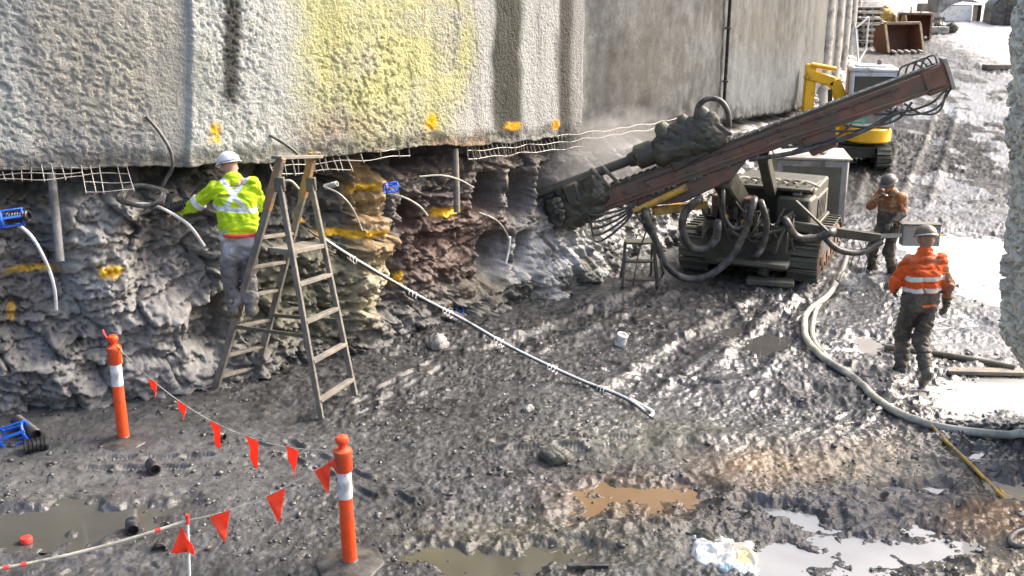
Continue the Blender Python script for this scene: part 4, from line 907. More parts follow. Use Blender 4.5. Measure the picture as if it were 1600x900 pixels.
# mast
mA = P(918, 322, 16.55); mB = P(1478, 118, 15.75); md = (mB-mA).normalized(); mu = (up-md*md.z).normalized(); mn = md.cross(mu).normalized()
if mn.y > 0: mn = -mn
L_ = (mB-mA).length
def mp(t_, h_, o_=0): return mA+md*t_*L_+mu*h_+mn*o_
mb = MB(); mb.beam(mp(0, .0), mp(1.0, .015), .26, .315, mu); mast = mb.build('mast', M['rust'], rig, bevel=.02)
mb = MB(); mb.beam(mp(.0, .165, .1), mp(.985, .185, .1), .05, .05, mu); mb.build('chain_rail', M['steel'], mast)
mb = MB(); mb.beam(mp(.0, .165, -.1), mp(.985, .185, -.1), .05, .05, mu); mb.build('chain_rail', M['steel'], mast)
mb = MB(); mb.tube([mp(.22, .205, .1), mp(.95, .215, .1)], .012, 6); mb.build('cable', M['wire'], mast)
mb = MB(); mb.beam(mp(.02, -.06, .14), mp(.62, -.05, .14), .03, .05, mu); mb.build('flange', M['rust'], mast, bevel=.01)
mb = MB(); mb.beam(mp(.40, -.03, .14), mp(.99, -.11, .14), .03, .04, mu); mb.build('flange', M['rust'], mast, bevel=.01)
mb = MB(); mb.prism([mp(.10, -.15, .10), mp(.46, -.14, .10), mp(.40, -.36, .10), mp(.26, -.44, .10), mp(.14, -.28, .10)], mn*-.2); mb.build('cradle', M['rust'], mast, bevel=.02)
mb = MB(); mb.prism([mp(.60, -.14, .11), mp(.70, -.14, .11), mp(.69, -.42, .11), mp(.62, -.44, .11)], mn*-.24); mb.build('slide_bracket', M['rust'], mast, bevel=.02)
mb = MB(); mb.beam(mp(.94, .005), mp(1.0, .015), .31, .37, mu); mb.build('mast_head', M['rust'], mast, bevel=.02)
mb = MB(); mb.beam(mp(1.0, .03), mp(1.01, .03), .36, .46, mu); mb.build('end_plate', M['pale'], mast, bevel=.006)
for i in range(9): 
    mb = MB(); mb.box(mp(.06+.1*i, .02, .134), (.05, .014, .05), Matrix((md, mn, mu)).transposed()); mb.build('bolt_plate', M['rust'], mast, bevel=.006)
mb = MB(); mb.tube([mp(.28, -.22, .16), mp(.12, -.30, .2)], .055, 12); mb.build('hydraulic_cylinder', M['ochre'], rig)
mb = MB(); mb.beam(P(1020, 330, 16.35), P(1105, 318, 16.5), .1, .13); mb.build('yellow_arm', M['ochre'], rig, bevel=.015)
mb = MB(); mb.beam(mp(.38, -.3), rp(-.2, .3, 1.0), .3, .34); mb.build('boom', M['steel'], rig, bevel=.03)
mb = MB(); mb.beam(rp(.25, .25, 1.35), mp(.5, -.2), .16, .2); mb.build('boom_cylinder', M['steel'], rig, bevel=.02)
for i in range(22):                        # tangle of hydraulic hoses on and in front of the body
    q0 = rp(random.uniform(-.75, .75), random.uniform(-.3, .1), random.uniform(.75, 1.35)); q1 = rp(random.uniform(-.75, .75), random.uniform(-.35, .1), random.uniform(.45, 1.2))
    qm = q0.lerp(q1, .5)-up*random.uniform(.1, .4)-ax_b*random.uniform(.05, .3); mb = MB(); mb.tube(cr([q0, q0.lerp(qm, .6)-ax_b*.1, qm, q1], 6), random.choice((.016, .022, .03)), 7); mb.build('hose', M[random.choice(('rubber', 'rubber', 'oldsteel', 'steel'))], rig)
for k_ in (.09,):
    mb = MB(); mb.tube(cr([mp(.16+.08*j, k_+random.uniform(-.012, .012), .145) for j in range(10)], 4), .014, 6); mb.build('hydraulic_line', M['rubber'], mast)
for i in range(46):                        # links of the feed chain
    mb = MB(); mb.box(mp(.03+.0205*i, .20, -.02), (.07, .09, .035), Matrix((md, mn, mu)).transposed()); mb.build('chain_link', M['steel'], mast, bevel=.008)
mb = MB()
for i in range(70):
    q = mp(random.uniform(.0, .62), random.choice((random.uniform(-.16, .2), -.15, .2)), .135); r_ = random.uniform(.012, .04); mb.lathe([(.001, -r_*.4), (r_*.8, -r_*.2), (r_, .0), (r_*.6, r_*.35), (.001, r_*.45)], q, mn, 7)
props(mb.build('caked_mud', M['oldsteel'], mast, rough=.006), kind='stuff')
# drill head, rod, clamps
def loc_(t_, h_, o_): q = mp(t_, h_, o_)-F; return (q.x, q.y, q.z)
head = sdf_mesh('drill_head', [(loc_(.26, .44, 0), loc_(.38, .46, 0), .21, .22), (loc_(.25, .36, .05), loc_(.39, .3, .05), .19, .18), (loc_(.33, .5, .02), loc_(.395, .6, .04), .18, .14), (loc_(.27, .6, .05), loc_(.35, .66, .05), .12, .11), (loc_(.40, .4, .05), loc_(.42, .26, .05), .12, .1)], M['steel'], h=.022, wr=.03, wf=9, seed=5, parent=rig, k=.06)
mb = MB(); mb.lathe([(.17, 0), (.19, .05), (.19, .28), (.12, .32), (.1, .42)], mp(.23, .44, .0), -md, 18); mb.build('gearbox', M['steel'], head)
for k, s_ in ((.27, .12), (.33, .10), (.385, .11)):
    mb = MB(); mb.lathe([(s_, 0), (s_, .16), (s_*.8, .2), (s_*.5, .24)], mp(k, .58, .05), mu, 14); mb.build('motor', M['oldsteel'], head, rough=.004)
for i in range(6):
    mb = MB(); a_ = mp(.27+.02*i, .62, .08); mb.tube(cr([a_, a_+V(.05, -.05, .12), a_+V(.22, -.05, .08), mp(.40, .56-.04*i, .12), mp(.44, .3, .16)], 6), .02, 7); mb.build('hose', M['rubber'], head)
hp = [P(1087, 185, 16.2), P(1092, 165, 16.2), P(1108, 154, 16.2), P(1126, 158, 16.2), P(1137, 175, 16.2), P(1139, 198, 16.2)]
mb = MB(); mb.tube(cr(hp, 8), .042, 10); mb.build('hose_arch', M['rubber'], head)
mb = MB(); mb.beam(mp(.26, .15), mp(.38, .26), .34, .2, mu); mb.build('carriage', M['steel'], head, bevel=.02)
mb = MB(); rod0 = mp(.24, .44, 0); mb.tube([rod0, rod0-md*2.15], .075, 14); mb.build('drill_rod', M['steel'], rig)
for k, hh in ((-.02, .5), (.035, .46)):
    mb = MB(); mb.beam(mp(k-.025, .22), mp(k+.02, .22), .46, hh, mu); mb.build('rod_clamp', M['steel'], rig, bevel=.04, rough=.02)
sdf_mesh('clamp_housing', [(loc_(-.085, .1, .0), loc_(.035, .12, .05), .2, .22), (loc_(-.05, .3, .05), loc_(.05, .3, .05), .15, .13), (loc_(-.06, -.1, .05), loc_(.02, -.06, .1), .17, .15), (loc_(-.09, .2, .1), loc_(-.1, -.05, .1), .13, .12)], M['steel'], h=.022, wr=.045, wf=9, seed=6, parent=rig, k=.05)
mb = MB(); mb.tube([mp(.08, .16, .1), mp(.05, .55, .1)], .035, 8); mb.tube([mp(.11, .16, .1), mp(.08, .52, .1)], .03, 8); mb.build('guide_arm', M['oldsteel'], rig)
for i in range(5):
    mb = MB(); a_ = mp(.0, .05-.06*i, .2); mb.tube(cr([a_, a_+V(.1, -.1, -.12-.05*i), mp(.09, -.2-.05*i, .2), mp(.14, -.15, .16)], 6), .018, 6); mb.build('hose', M['rubber'], rig)
for i in range(12):
    mb = MB(); q = mp(-.08+.02*random.random(), .1+.3*random.random()-.1, .25); mb.box(q, (.09, .09, .09), Matrix.Rotation(random.random()*3, 3, 'X') @ Matrix.Rotation(random.random()*3, 3, 'Z')); mb.build('mud_lump', M['oldsteel'], rig, bevel=.025, rough=.012)
# hanging hoses on the mast's outer end
for i, (a_, b_, dr) in enumerate(((.68, .86, .22), (.72, .9, .26), (.8, .985, .18), (.83, 1.0, .32), (.88, .99, .4), (.55, .74, .16))):
    q0, q1 = mp(a_, -.16, .1), mp(b_, -.18, .1); mb = MB(); mb.tube(cr([q0, q0.lerp(q1, .3)-up*dr*.6+md*.1, q0.lerp(q1, .7)-up*dr*.7+md*.1, q1], 8), .018, 7); mb.build('hose', M['rubber'], mast)
mb = MB(); mb.tube(cr([mp(.46, -.16, .12), mp(.6, -.30, .14), mp(.75, -.33, .14), mp(.86, -.24, .12)], 8), .035, 8); mb.build('hose_bundle', M['rubber'], mast)
for i in range(4):
    mb = MB(); mb.tube(cr([mp(.885+.02*i, .24, .08), mp(.90+.02*i, .34, .08), mp(.93+.018*i, .34, .08), mp(.95+.012*i, .22, .08)], 6), .014, 6); mb.build('hose', M['rubber'], mast)
# big hoses in front
for pts, r_ in ((((1092, 312), (1072, 330), (1066, 355), (1076, 382), (1098, 390), (1118, 374), (1122, 350)), .062), (((1008, 332), (1022, 370), (1040, 412), (1068, 434), (1104, 432), (1140, 405), (1162, 365), (1178, 315)), .055),
                (((1130, 300), (1131, 335), (1145, 356), (1164, 350), (1176, 322)), .032), (((1190, 318), (1198, 350), (1192, 385), (1180, 400)), .05), (((1228, 345), (1245, 370), (1275, 372), (1300, 362)), .06),
                (((995, 335), (1015, 365), (1028, 390), (1036, 425)), .02), (((1014, 338), (1010, 360), (998, 395), (990, 440)), .012)):
    mb = MB(); mb.tube(cr([P(*pts[0], 16.7)]+[P(a_, b_, 16.0) for a_, b_ in pts]+[P(*pts[-1], 16.75)], 8), r_, 10); mb.build('hose', M['rubber'], rig)
# control arm and panel
mb = MB(); mb.beam(P(1232, 352, 16.3), P(1375, 372, 16.35), .1, .15); mb.build('control_arm', M['steel'], rig, bevel=.015)
mb = MB(); mb.beam(P(1362, 370, 16.35), P(1408, 367, 16.4), .05, .06); mb.build('arm_extension', M['bare'], rig)
mb = MB(); mb.beam(P(1408, 366, 16.45), P(1467, 367, 16.45), .16, .34); mb.build('control_panel', M['slab'], rig, bevel=.015)
mb = MB(); mb.beam(P(1406, 349, 16.45), P(1468, 350, 16.45), .2, .025); mb.build('panel_lid', M['oldsteel'], rig)
mb = MB(); mb.beam(P(1467, 368, 16.45), P(1475, 368, 16.45), .02, .02); mb.build('panel_lever', M['paintyellow'], rig)
mb = MB(); mb.tube(cr([P(1285, 368, 16.1), P(1310, 390, 16.1), P(1345, 394, 16.2), P(1378, 378, 16.3)], 8), .05, 10); mb.build('hose', M['rubber'], rig)
for a_, b_ in ((1330, 395), (1352, 400), (1342, 390)):
    mb = MB(); mb.tube(cr([P(a_, 378, 16.2), P(a_+4, b_, 16.2), P(a_-2, b_+22, 16.25)], 6), .008, 5); mb.build('cable', M['rubber'], rig)

# ------------------------------------------------------------------ concrete block behind the rig
q = G(1263, 348); t = thing('concrete_block', 'large square grey concrete block standing behind the drill rig', 'concrete block', q, R(-9))
q2 = q+V(.0, .7, 0)
mb = MB(); mb.box((0, .6, .60), (1.33, 1.2, 1.22)); mb.build('block', M['slab'], t, world=False, bevel=.03)
mb = MB(); mb.box((0, .02, .62), (1.1, .06, .95)); mb.build('front_panel', M['oldsteel'], t, world=False, bevel=.02)
mb = MB(); mb.box((0, .6, 1.235), (1.42, 1.28, .05)); mb.build('rim', M['pale'], t, world=False, bevel=.015)
mb = MB(); mb.tube(cr([V(-.4, .3, 1.28), V(-.1, .2, 1.42), V(.2, .35, 1.3), V(.3, .6, 1.3)], 6), .035, 8); o = mb.build('hose', M['rubber']); o.location = q; o.rotation_euler = (0, 0, R(-9)); props(o, 'short dark hose lying on top of the concrete block', 'hose')

# ------------------------------------------------------------------ mini excavator
E = G(1338, 262); ey = E.y+.2
ex = thing('mini_excavator', 'yellow mini excavator with grey cab and folded arm, parked behind the rusty mast', 'excavator', E)
ebx = V(math.sin(R(10)), math.cos(R(10)), 0); erx = V(math.cos(R(10)), -math.sin(R(10)), 0); erot = Matrix((erx, ebx, up)).transposed()
def ep(a, b, c): return E+erx*a+ebx*b+up*c
def ebox(name, a, b, c, s, m, bevel=.02, par=None): mb = MB(); mb.box(ep(a, b, c), s, erot); return mb.build(name, M[m], par or ex, bevel=bevel)
for sg in (-.62, .62): track(ex, ep(sg, -.1, .0), ebx, erx, 1.9, .46, .34, 'small', ('steel', 'oldsteel', 'steel'), 24)
ebox('undercarriage', 0, .85, .35, (.9, 1.3, .28), 'steel'); ebox('slew_ring', .05, .8, .54, (.8, .8, .1), 'steel')
mb = MB(); n = 14; pol = []
for i in range(n+1):
    a = PI+PI*i/n; pol.append(ep(.26+.56*math.cos(a), .55+.62*math.sin(a), .60))
pol += [ep(.82, 1.5, .60), ep(-.3, 1.5, .60)]
mb.prism(pol, up*.34); mb.build('counterweight', M['yellow'], ex, bevel=.03)
ebox('slew_deck', -.25, .9, .68, (.5, 1.0, .16), 'yellow'); ebox('swing_bracket', -.58, .45, .78, (.26, .4, .34), 'yellow')
cab = ebox('cab', .27, .75, 1.62, (.98, 1.0, 1.28), 'glass', .05)
for a, b in ((-.5, -.52), (.5, -.52), (-.5, .52), (.5, .52)): ebox('cab_pillar', .27+a, .75+b, 1.6, (.07, .07, 1.34), 'cabwhite', .015, cab)
for z_ in (1.02, 2.22): 
    ebox('cab_rail', .27, .23, z_, (1.0, .06, .09), 'cabwhite', .01, cab); ebox('cab_rail', .79, .75, z_, (.06, 1.0, .09), 'cabwhite', .01, cab)
ebox('rear_panel', .27, .215, 1.22, (.86, .03, .36), 'slab', .01, cab); ebox('roof', .27, .75, 2.32, (1.1, 1.14, .12), 'cabwhite', .045, cab); ebox('roof_hatch', .2, .6, 2.40, (.7, .5, .05), 'cabwhite', .015, cab)
ebox('beacon', .42, .7, 2.48, (.1, .1, .14), 'slab', .02, cab)
pt_ = ebox('number_plate', -.02, .185, 1.16, (.36, .02, .2), 'green', .006)
def text(s, loc, rot, size, m, parent, name='lettering'):
    cu = bpy.data.curves.new(name, 'FONT'); cu.body = s; cu.size = size; cu.align_x = 'CENTER'; cu.align_y = 'CENTER'; cu.extrude = .002
    o = bpy.data.objects.new(name, cu); COL.objects.link(o); dg = bpy.context.evaluated_depsgraph_get(); me = bpy.data.meshes.new_from_object(o.evaluated_get(dg)); bpy.data.objects.remove(o)
    me.materials.append(m); o = bpy.data.objects.new(name, me); COL.objects.link(o); o.parent = parent; off = Vector((0, 0, 0)); p = parent
    while p is not None: off += p.location; p = p.parent
    o.location = Vector(loc)-off; o.rotation_euler = rot; return o
text('4463 G', ep(-.02, .172, 1.12), (PI/2, 0, R(-10)), .095, M['white'], pt_); text('AZ', ep(-.02, .172, 1.21), (PI/2, 0, R(-10)), .07, M['white'], pt_)
Yb = ey+.5
bm_ = [P(1320, 218, Yb), P(1314, 155, Yb), P(1303, 128, Yb), P(1280, 113, Yb)]
for a, b, w_ in ((bm_[0], bm_[1], .30), (bm_[1], bm_[2], .30), (bm_[2], P(1262, 116, Yb), .26)):
    mb = MB(); mb.beam(a, b+(b-a).normalized()*.06, .2, w_, V(0, 1, 0).cross((b-a).normalized())); mb.build('boom', M['yellow'], ex, bevel=.03)
mb = MB(); mb.beam(P(1268, 100, Yb+.02), P(1261, 175, Yb+.02), .18, .27, (1, 0, 0)); mb.build('dipper_arm', M['yellow'], ex, bevel=.03)
mb = MB(); mb.beam(P(1261, 160, Yb), P(1257, 225, Yb), .16, .2, (1, 0, 0)); mb.build('bucket_link', M['yellow'], ex, bevel=.03)
mb = MB(); mb.tube([P(1268, 101, Yb-.05), P(1306, 108, Yb-.05)], .06, 12); mb.build('arm_cylinder', M['yellow'], ex)
mb = MB(); mb.tube([P(1270, 101, Yb), P(1288, 104, Yb)], .04, 10); mb.build('cylinder_rod', M['bare'], ex)
mb = MB(); mb.tube([P(1297, 140, Yb-.15), P(1296, 200, Yb-.15)], .055, 10); mb.build('boom_cylinder', M['steel'], ex)
bq = P(1256, 228, Yb); mb = MB(); mb.prism([bq+V(-.3, -.3, .1), bq+V(.25, -.3, .15), bq+V(.3, -.3, -.3), bq+V(-.1, -.3, -.5), bq+V(-.35, -.3, -.3)], V(0, .6, 0)); mb.build('digging_bucket', M['steel'], ex, bevel=.03)

# ------------------------------------------------------------------ spare buckets up the ramp
def bucket(label, loc, rz, sc, teeth=5):
    t = thing('digger_bucket', label, 'bucket', loc, rz, 'rusty digger buckets on the ramp'); w_ = 1.5*sc
    prof = [V(0, -.62, .0), V(0, -.05, -.02), V(0, .42, .10), V(0, .58, .45), V(0, .48, .85), V(0, .15, 1.05), V(0, -.16, 1.08)]; prof = [q*sc for q in prof]
    prof2 = cr(prof, 5); n = len(prof2); th = .05*sc; mb = MB(); vs = []
    for s_ in (-1, 1):
        for q in prof2: vs.append(q+V(s_*w_/2, 0, 0))
    ce = V(0, 0, .5)*sc
    for s_ in (-1, 1):
        for q in prof2: vs.append(q+(ce-q).normalized()*th+V(s_*w_/2, 0, 0))
    fs = []
    for i in range(n-1): fs += [(i, i+1, n+i+1, n+i), (2*n+i, 3*n+i, 3*n+i+1, 2*n+i+1)]
    fs += [(0, n, 3*n, 2*n), (n-1, 3*n-1, 4*n-1, 2*n-1)]
    mb.add(vs, fs); mb.build('shell', M['rustbright'], t, world=False)
    for s_ in (-1, 1):
        mb = MB(); mb.prism([q+V(s_*w_/2, 0, 0) for q in prof2], V(-s_*.06*sc, 0, 0)); mb.build('side_plate', M['rustbright'], t, world=False)
        mb = MB(); mb.beam(prof[0]+V(s_*w_/2, -.03, 0), prof[-1]+V(s_*w_/2, -.03, 0), .09*sc, .07*sc, (0, 1, 0)); mb.build('edge_bar', M['tan'], t, world=False)
        mb = MB(); mb.prism([V(s_*.22*sc, -.1*sc, 1.05*sc), V(s_*.22*sc, .42*sc, .9*sc), V(s_*.22*sc, .3*sc, 1.38*sc), V(s_*.22*sc, .05*sc, 1.4*sc)], V(.06*sc, 0, 0)); mb.build('lug', M['tan'], t, world=False)
    mb = MB(); mb.beam(V(-w_/2, -.16*sc, 1.1*sc), V(w_/2, -.16*sc, 1.1*sc), .14*sc, .1*sc); mb.build('top_bar', M['tan'], t, world=False, bevel=.01)
    for i in range(teeth):
        x = (-.5+(i+.5)/teeth)*w_*.95; mb = MB(); mb.prism([V(x-.07*sc, -.55*sc, .05*sc), V(x+.07*sc, -.55*sc, .05*sc), V(x+.04*sc, -.88*sc, -.01*sc), V(x-.04*sc, -.88*sc, -.01*sc)], V(0, 0, .07*sc)); mb.build('tooth', M['pale'], t, world=False)
    return t
bucket('wide rusty digger bucket with five pale teeth, nearest one up the ramp', G(1402, 80), R(12), 1.05)
bucket('smaller ochre digger bucket half hidden behind the wide rusty bucket', G(1426, 60, .0), R(-18), .95, 4)
# stacked pallets by the far wall
q = G(1352, 70)
for i in range(7):
    t = thing('pallet', ('lowest pallet of', 'second pallet from the bottom of', 'third pallet from the bottom of', 'middle pallet of', 'third pallet from the top of', 'second pallet from the top of', 'topmost pallet of')[i if i != 3 else 3]+' the tall timber stack by the far wall', 'pallet', q+V(-.05*i*.3, .0, .24*i), R(12+2*(i % 3)), 'pallet stack by the far wall')
    for k in (-.4, 0, .4): mb = MB(); mb.box((k, 0, .05), (.1, 1.0, .1)); mb.build('bearer', M['wood'], t, world=False)
    for k in range(4): mb = MB(); mb.box((0, -.42+.28*k, .125), (1.05, .14, .04)); mb.build('board', M['pale'], t, world=False)
# white barrier frame
q = G(1345, 98); t = thing('white_frame', 'white tubular barrier frame leaning at the far wall behind the excavator', 'barrier', q)
for a, b in ((V(-.1, 0, 0), V(-.3, .1, 1.3)), (V(-.3, .1, 1.3), V(.25, .3, 1.7)), (V(-.1, 0, 0), V(.25, .3, .5)), (V(.25, .3, .5), V(.25, .3, 1.7))):
    mb = MB(); mb.tube([q+a, q+b], .04, 8); mb.build('bar', M['white'], t)
mb = MB(); mb.beam(q+V(-.2, .05, .4), q+V(-.3, .1, 1.25), .22, .02, (0, 1, 0)); mb.build('panel', M['white'], t)
# far odds and ends
def lumpy(name, label, cat, p, s, m, seed=0, wr=.05, colf=None):
    caps = [((-s[0]*.3, 0, s[2]*.35), (s[0]*.3, 0, s[2]*.4), min(s)*.55, min(s)*.5), ((0, -s[1]*.25, s[2]*.3), (.0, s[1]*.25, s[2]*.3), min(s)*.5, min(s)*.45), ((s[0]*.1, 0, s[2]*.3), (s[0]*.05, 0, s[2]*.75), min(s)*.4, min(s)*.3)]
    o = sdf_mesh(name, caps, m, h=max(s)/22, wr=wr*max(s), wf=3.2/max(s), seed=seed, k=min(s)*.3, colf=colf); o.location = p; o.rotation_euler = (0, 0, seed*1.3); return props(o, label, cat)
q = G(1492, 34); t = thing('site_container', 'pale box container with an open dark top far up the ramp', 'container', q, R(4))
mb = MB(); mb.box((0, .6, .4), (1.7, 1.2, .8)); mb.build('body', M['white'], t, world=False, bevel=.04)
mb = MB(); mb.prism([V(-.95, -.06, .45), V(-.75, -.06, .45), V(-.3, -.06, .82), V(.3, -.06, 1.0), V(1.2, -.06, .9), V(.5, -.06, 1.15), V(-.95, -.06, 1.1)], V(0, 1.3, 0)); mb.build('lid', M['slab'], t, world=False)
mb = MB(); mb.box((1.28, .4, .4), (.2, .5, .8)); mb.build('side_step', M['steel'], t, world=False)
mb = MB(); mb.box((-.8, -.02, .12), (.5, .05, .18)); mb.build('vent', M['steel'], t, world=False)
q = G(1572, 40); t = thing('dark_hopper', 'dark arched steel hopper with square opening far up the ramp at the right', 'hopper', q, R(-6))
mb = MB(); mb.prism([V(-.75, 0, 0), V(.9, 0, 0), V(.9, 0, 1.5), V(.45, 0, 1.72), V(-.3, 0, 1.5), V(-.7, 0, 1.0)], V(0, 1.4, 0)); mb.build('shell', M['rubber'], t, world=False, bevel=.04)
mb = MB(); mb.box((.35, -.01, .45), (.9, .06, .8)); mb.build('door', M['blackplastic'], t, world=False)
mb = MB(); mb.prism([V(.1, -.03, 1.62), V(.92, -.03, .9), V(.92, -.03, 1.52), V(.45, -.03, 1.74)], V(0, 1.4, 0)); mb.build('chute', M['pale'], t, world=False)
q = G(1456, 17); mb = MB(); mb.box(q+V(0, 0, .2), (1.5, .5, .4)); o = mb.build('timber_pile', M['wood'], bevel=.03); props(o, 'low grey timber pile lying far off on the pale ground', 'timber')
for i, (a, b, s_, l) in enumerate(((1468, 48, .6, 'dark rock lying beside the far container'), (1486, 50, .55, 'dark wedge shaped rock right of the far container'))):
    lumpy('rock', l, 'rock', G(a, b), (s_, s_*.7, s_*.8), M['steel'], 3+i)
q = G(1448, 52); t = thing('kerb_beam', 'long pale concrete beam lying on the ground behind the spare buckets', 'beam', q)
mb = MB(); mb.box(q+V(-.1, 0, .15), (2.1, .35, .3)); mb.build('beam', M['pale'], t, bevel=.02)
mb = MB()
for i in range(14): mb.tube([q+V(-.9+.13*i, .3, .3), q+V(-.9+.13*i, .3, .75)], .02, 5)
mb.tube([q+V(-.95, .3, .55), q+V(.85, .3, .55)], .02, 5); mb.build('rebar_row', M['wood'], t)
q = G(1575, 108, .08); mb = MB(); mb.box(q, (1.9, .4, .2), Matrix.Rotation(R(4), 3, 'Z')); o = mb.build('timber_baulk', M['wood'], bevel=.03); props(o, 'grey timber baulk lying near the pale corner wall, up the ramp', 'timber')
for i, (a, b, l) in enumerate(((1382, 28, 'small yellow machine part lying behind the pallet stack'), (1366, 50, 'pale scrap heap beside the pallet stack'))):
    lumpy('scrap_heap', l, 'scrap', G(a, b+10), (1.2, .8, .9), M['ochre' if i == 0 else 'pale'], 6+i, .12)

# ------------------------------------------------------------------ hoses on the ground
def ghose(name, label, pts, r, m, ribs=False):
    g = cr([G(a, b, r*.8) for a, b in pts], 8); g = [V(q.x, q.y, max(q.z, gh(q.x, q.y)+r*.75)) for q in g]
    mb = MB(); mb.tube(g, r, 10); o = mb.build(name, M[m]); return props(o, label, 'hose')
ghose('thick_hose', 'thick cream hose snaking from the drill rig to the right edge of the picture', ((1308, 432), (1296, 462), (1262, 492), (1258, 528), (1285, 562), (1330, 592), (1362, 622), (1400, 648), (1450, 668), (1520, 680), (1640, 690)), .045, 'whitehose')
ghose('thin_hose', 'thinner pale hose running alongside the thick cream hose near the drill rig', ((1318, 430), (1300, 458), (1280, 480), (1270, 508), (1272, 535), (1296, 566), (1335, 596)), .03, 'whitehose')
ghose('thin_hose', 'thin olive hose crossing over the thick hose towards the lower right corner', ((1435, 656), (1448, 662), (1480, 694), (1510, 722), (1545, 758), (1572, 784)), .02, 'ochre')
ghose('thin_hose', 'short brown hose end lying in the puddle at the right edge', ((1558, 762), (1570, 776), (1590, 780), (1640, 772)), .018, 'ochre')
ghose('thin_hose', 'brown looped hose lying at the right edge of the brown mud', ((1640, 830), (1595, 832), (1577, 846), (1590, 858), (1640, 864)), .026, 'rubber')
ghose('thick_hose', 'black hose hanging from the control arm down to the mud', ((1322, 405), (1316, 425), (1306, 445)), .05, 'rubber')
g0, g1 = G(1382, 548, .05), G(1585, 582, .06); mb = MB(); mb.tube([g0, g0.lerp(g1, .5)+V(0, 0, .02), g1], .045, 12)
o = mb.build('steel_pipe', M['oldsteel']); props(o, 'straight dark steel pipe lying on the mud behind the walking worker', 'pipe')
mb = MB(); q = G(1530, 583, .03); mb.beam(q-V(.4, 0, 0), q+V(.55, -.05, 0), .16, .05); o = mb.build('plank', M['wood'], bevel=.006); props(o, 'muddy plank lying beside the puddle by the pale corner wall', 'plank')

# ------------------------------------------------------------------ small litter
def offcut(label, px_, py_, r, ln, yaw):
    a = G(px_, py_, r); d_ = V(math.cos(R(yaw)), math.sin(R(yaw)), 0); t = corrug('pipe_offcut', None, a-d_*ln/2, a+d_*ln/2, r); props(t, label, 'pipe offcut', 'black pipe offcuts on the mud'); return t
offcut('black pipe offcut with open end facing the camera, behind the flag line', 240, 738, .062, .17, -60)
offcut('short black ribbed pipe offcut below the middle flags', 346, 690, .05, .08, -20)
offcut('black pipe offcut lying beneath the white rope', 208, 832, .06, .16, -70)
a = G(253, 856); mb = MB(); n = 12; pts = []
for rr_ in (.07, .058):
    for i in range(n+1):
        an = PI*i/n
        for k in (-.06, .06): pts.append(a+V(rr_*math.cos(an), k, rr_*math.sin(an)))
m_ = (n+1)*2; fs = []
for i in range(n): fs += [(2*i, 2*i+1, 2*i+3, 2*i+2), (m_+2*i, m_+2*i+2, m_+2*i+3, m_+2*i+1), (2*i, 2*i+2, m_+2*i+2, m_+2*i), (2*i+1, m_+2*i+1, m_+2*i+3, 2*i+3)]
mb.add(pts, fs); o = mb.build('half_pipe', M['blackplastic']); props(o, 'half shell of black pipe beside the thin white stake', 'pipe offcut')
a = G(42, 850, .02); mb = MB(); mb.lathe([(.05, 0), (.052, .03), (.045, .045), (.02, .05)], a, (0, 0, 1), 14); o = mb.build('red_cap', M['pink']); props(o, 'small red plastic cap lying in the grey puddle at bottom left', 'cap')
a = G(968, 538, -.01); mb = MB(); mb.lathe([(.07, 0), (.074, .02), (.07, .15), (.073, .165), (.05, .17), (.05, .14)], a, (.25, -.2, 1), 16); o = mb.build('paint_tin', M['white']); props(o, 'small muddy white tin on the mud below the small step ladder', 'tin')
for i, (a_, b_, s_, l) in enumerate(((684, 540, .3, 'grey angular rock on the mud beside the slanting anchor strand'), (866, 716, .26, 'dark clod of earth lying in the middle of the mud'), (826, 640, .14, 'small grey stone near the lower end of the anchor strand'), (1100, 838, .16, 'dark stone touching the paper sack'))):
    lumpy('rock', l, 'rock', G(a_, b_, -.03), (s_, s_*.7, s_*.6), M['oldsteel'] if i % 2 else M['slab'], 11+i, .09)
q = G(920, 888, .02); mb = MB(); mb.beam(q-V(.18, 0, 0), q+V(.16, .02, 0), .06, .035); o = mb.build('timber_offcut', M['rubber'], bevel=.006); props(o, 'dark timber offcut lying on the mud at the bottom of the picture', 'timber')
# crumpled paper sack
def sackcol(v):
    x, y, z = v.T; n = fbm(x*6, y*6, z*6, o=3, s=44); c = np.ones((len(v), 3))*np.array((.80, .79, .75)); c = mixc(c, (.82, .62, .22), .85*blob(x, y, .12, .05, .17, .2, 4)*(.6+n)); c = mixc(c, (.45, .68, .74), .7*blob(x, y, .05, -.27, .3, .09)); c = mixc(c, (.42, .38, .2), .7*(1-sst(-.27, -.2, x+.05*n)))
    return c
q = G(1128, 872, -.01); n = 90; gu, gv = np.meshgrid(np.linspace(-1, 1, n), np.linspace(-1, 1, n))
sx = gu*(.27+.03*fbm(gv*2, gu*0, o=2, s=401))+.02*fbm(gu*4, gv*4, o=2, s=402); sy = gv*(.26+.03*fbm(gu*2, gv*0, o=2, s=403))+.02*fbm(gu*4, gv*4, o=2, s=404)
cv, ce = cells(gu*2.6+.5*fbm(gu*3, gv*3, o=2, s=405), gv*2.2, 406); cv2, ce2 = cells(gu*6+cv, gv*6, 407)
env = np.clip(1-np.abs(gu)**6, 0, 1)*np.clip(1-np.abs(gv)**6, 0, 1)
sz_ = env**.5*(.085+.05*fbm(gu*1.3, gv*1.3, o=2, s=408)+.075*cv+.02*cv2-.02*(1-sst(0, .15, ce)))-.03
vv = np.stack([sx, sy, sz_], -1).reshape(-1, 3)
o = np_mesh('paper_sack', vv, grid_quads(n, n), M['sack'], sackcol(vv)); link(o); o.modifiers.new('s', 'SOLIDIFY').thickness = .006
o.location = q; o.rotation_euler = (0, 0, R(-6)); props(o, 'crumpled white and yellow paper sack lying on the wet mud at the bottom', 'sack')
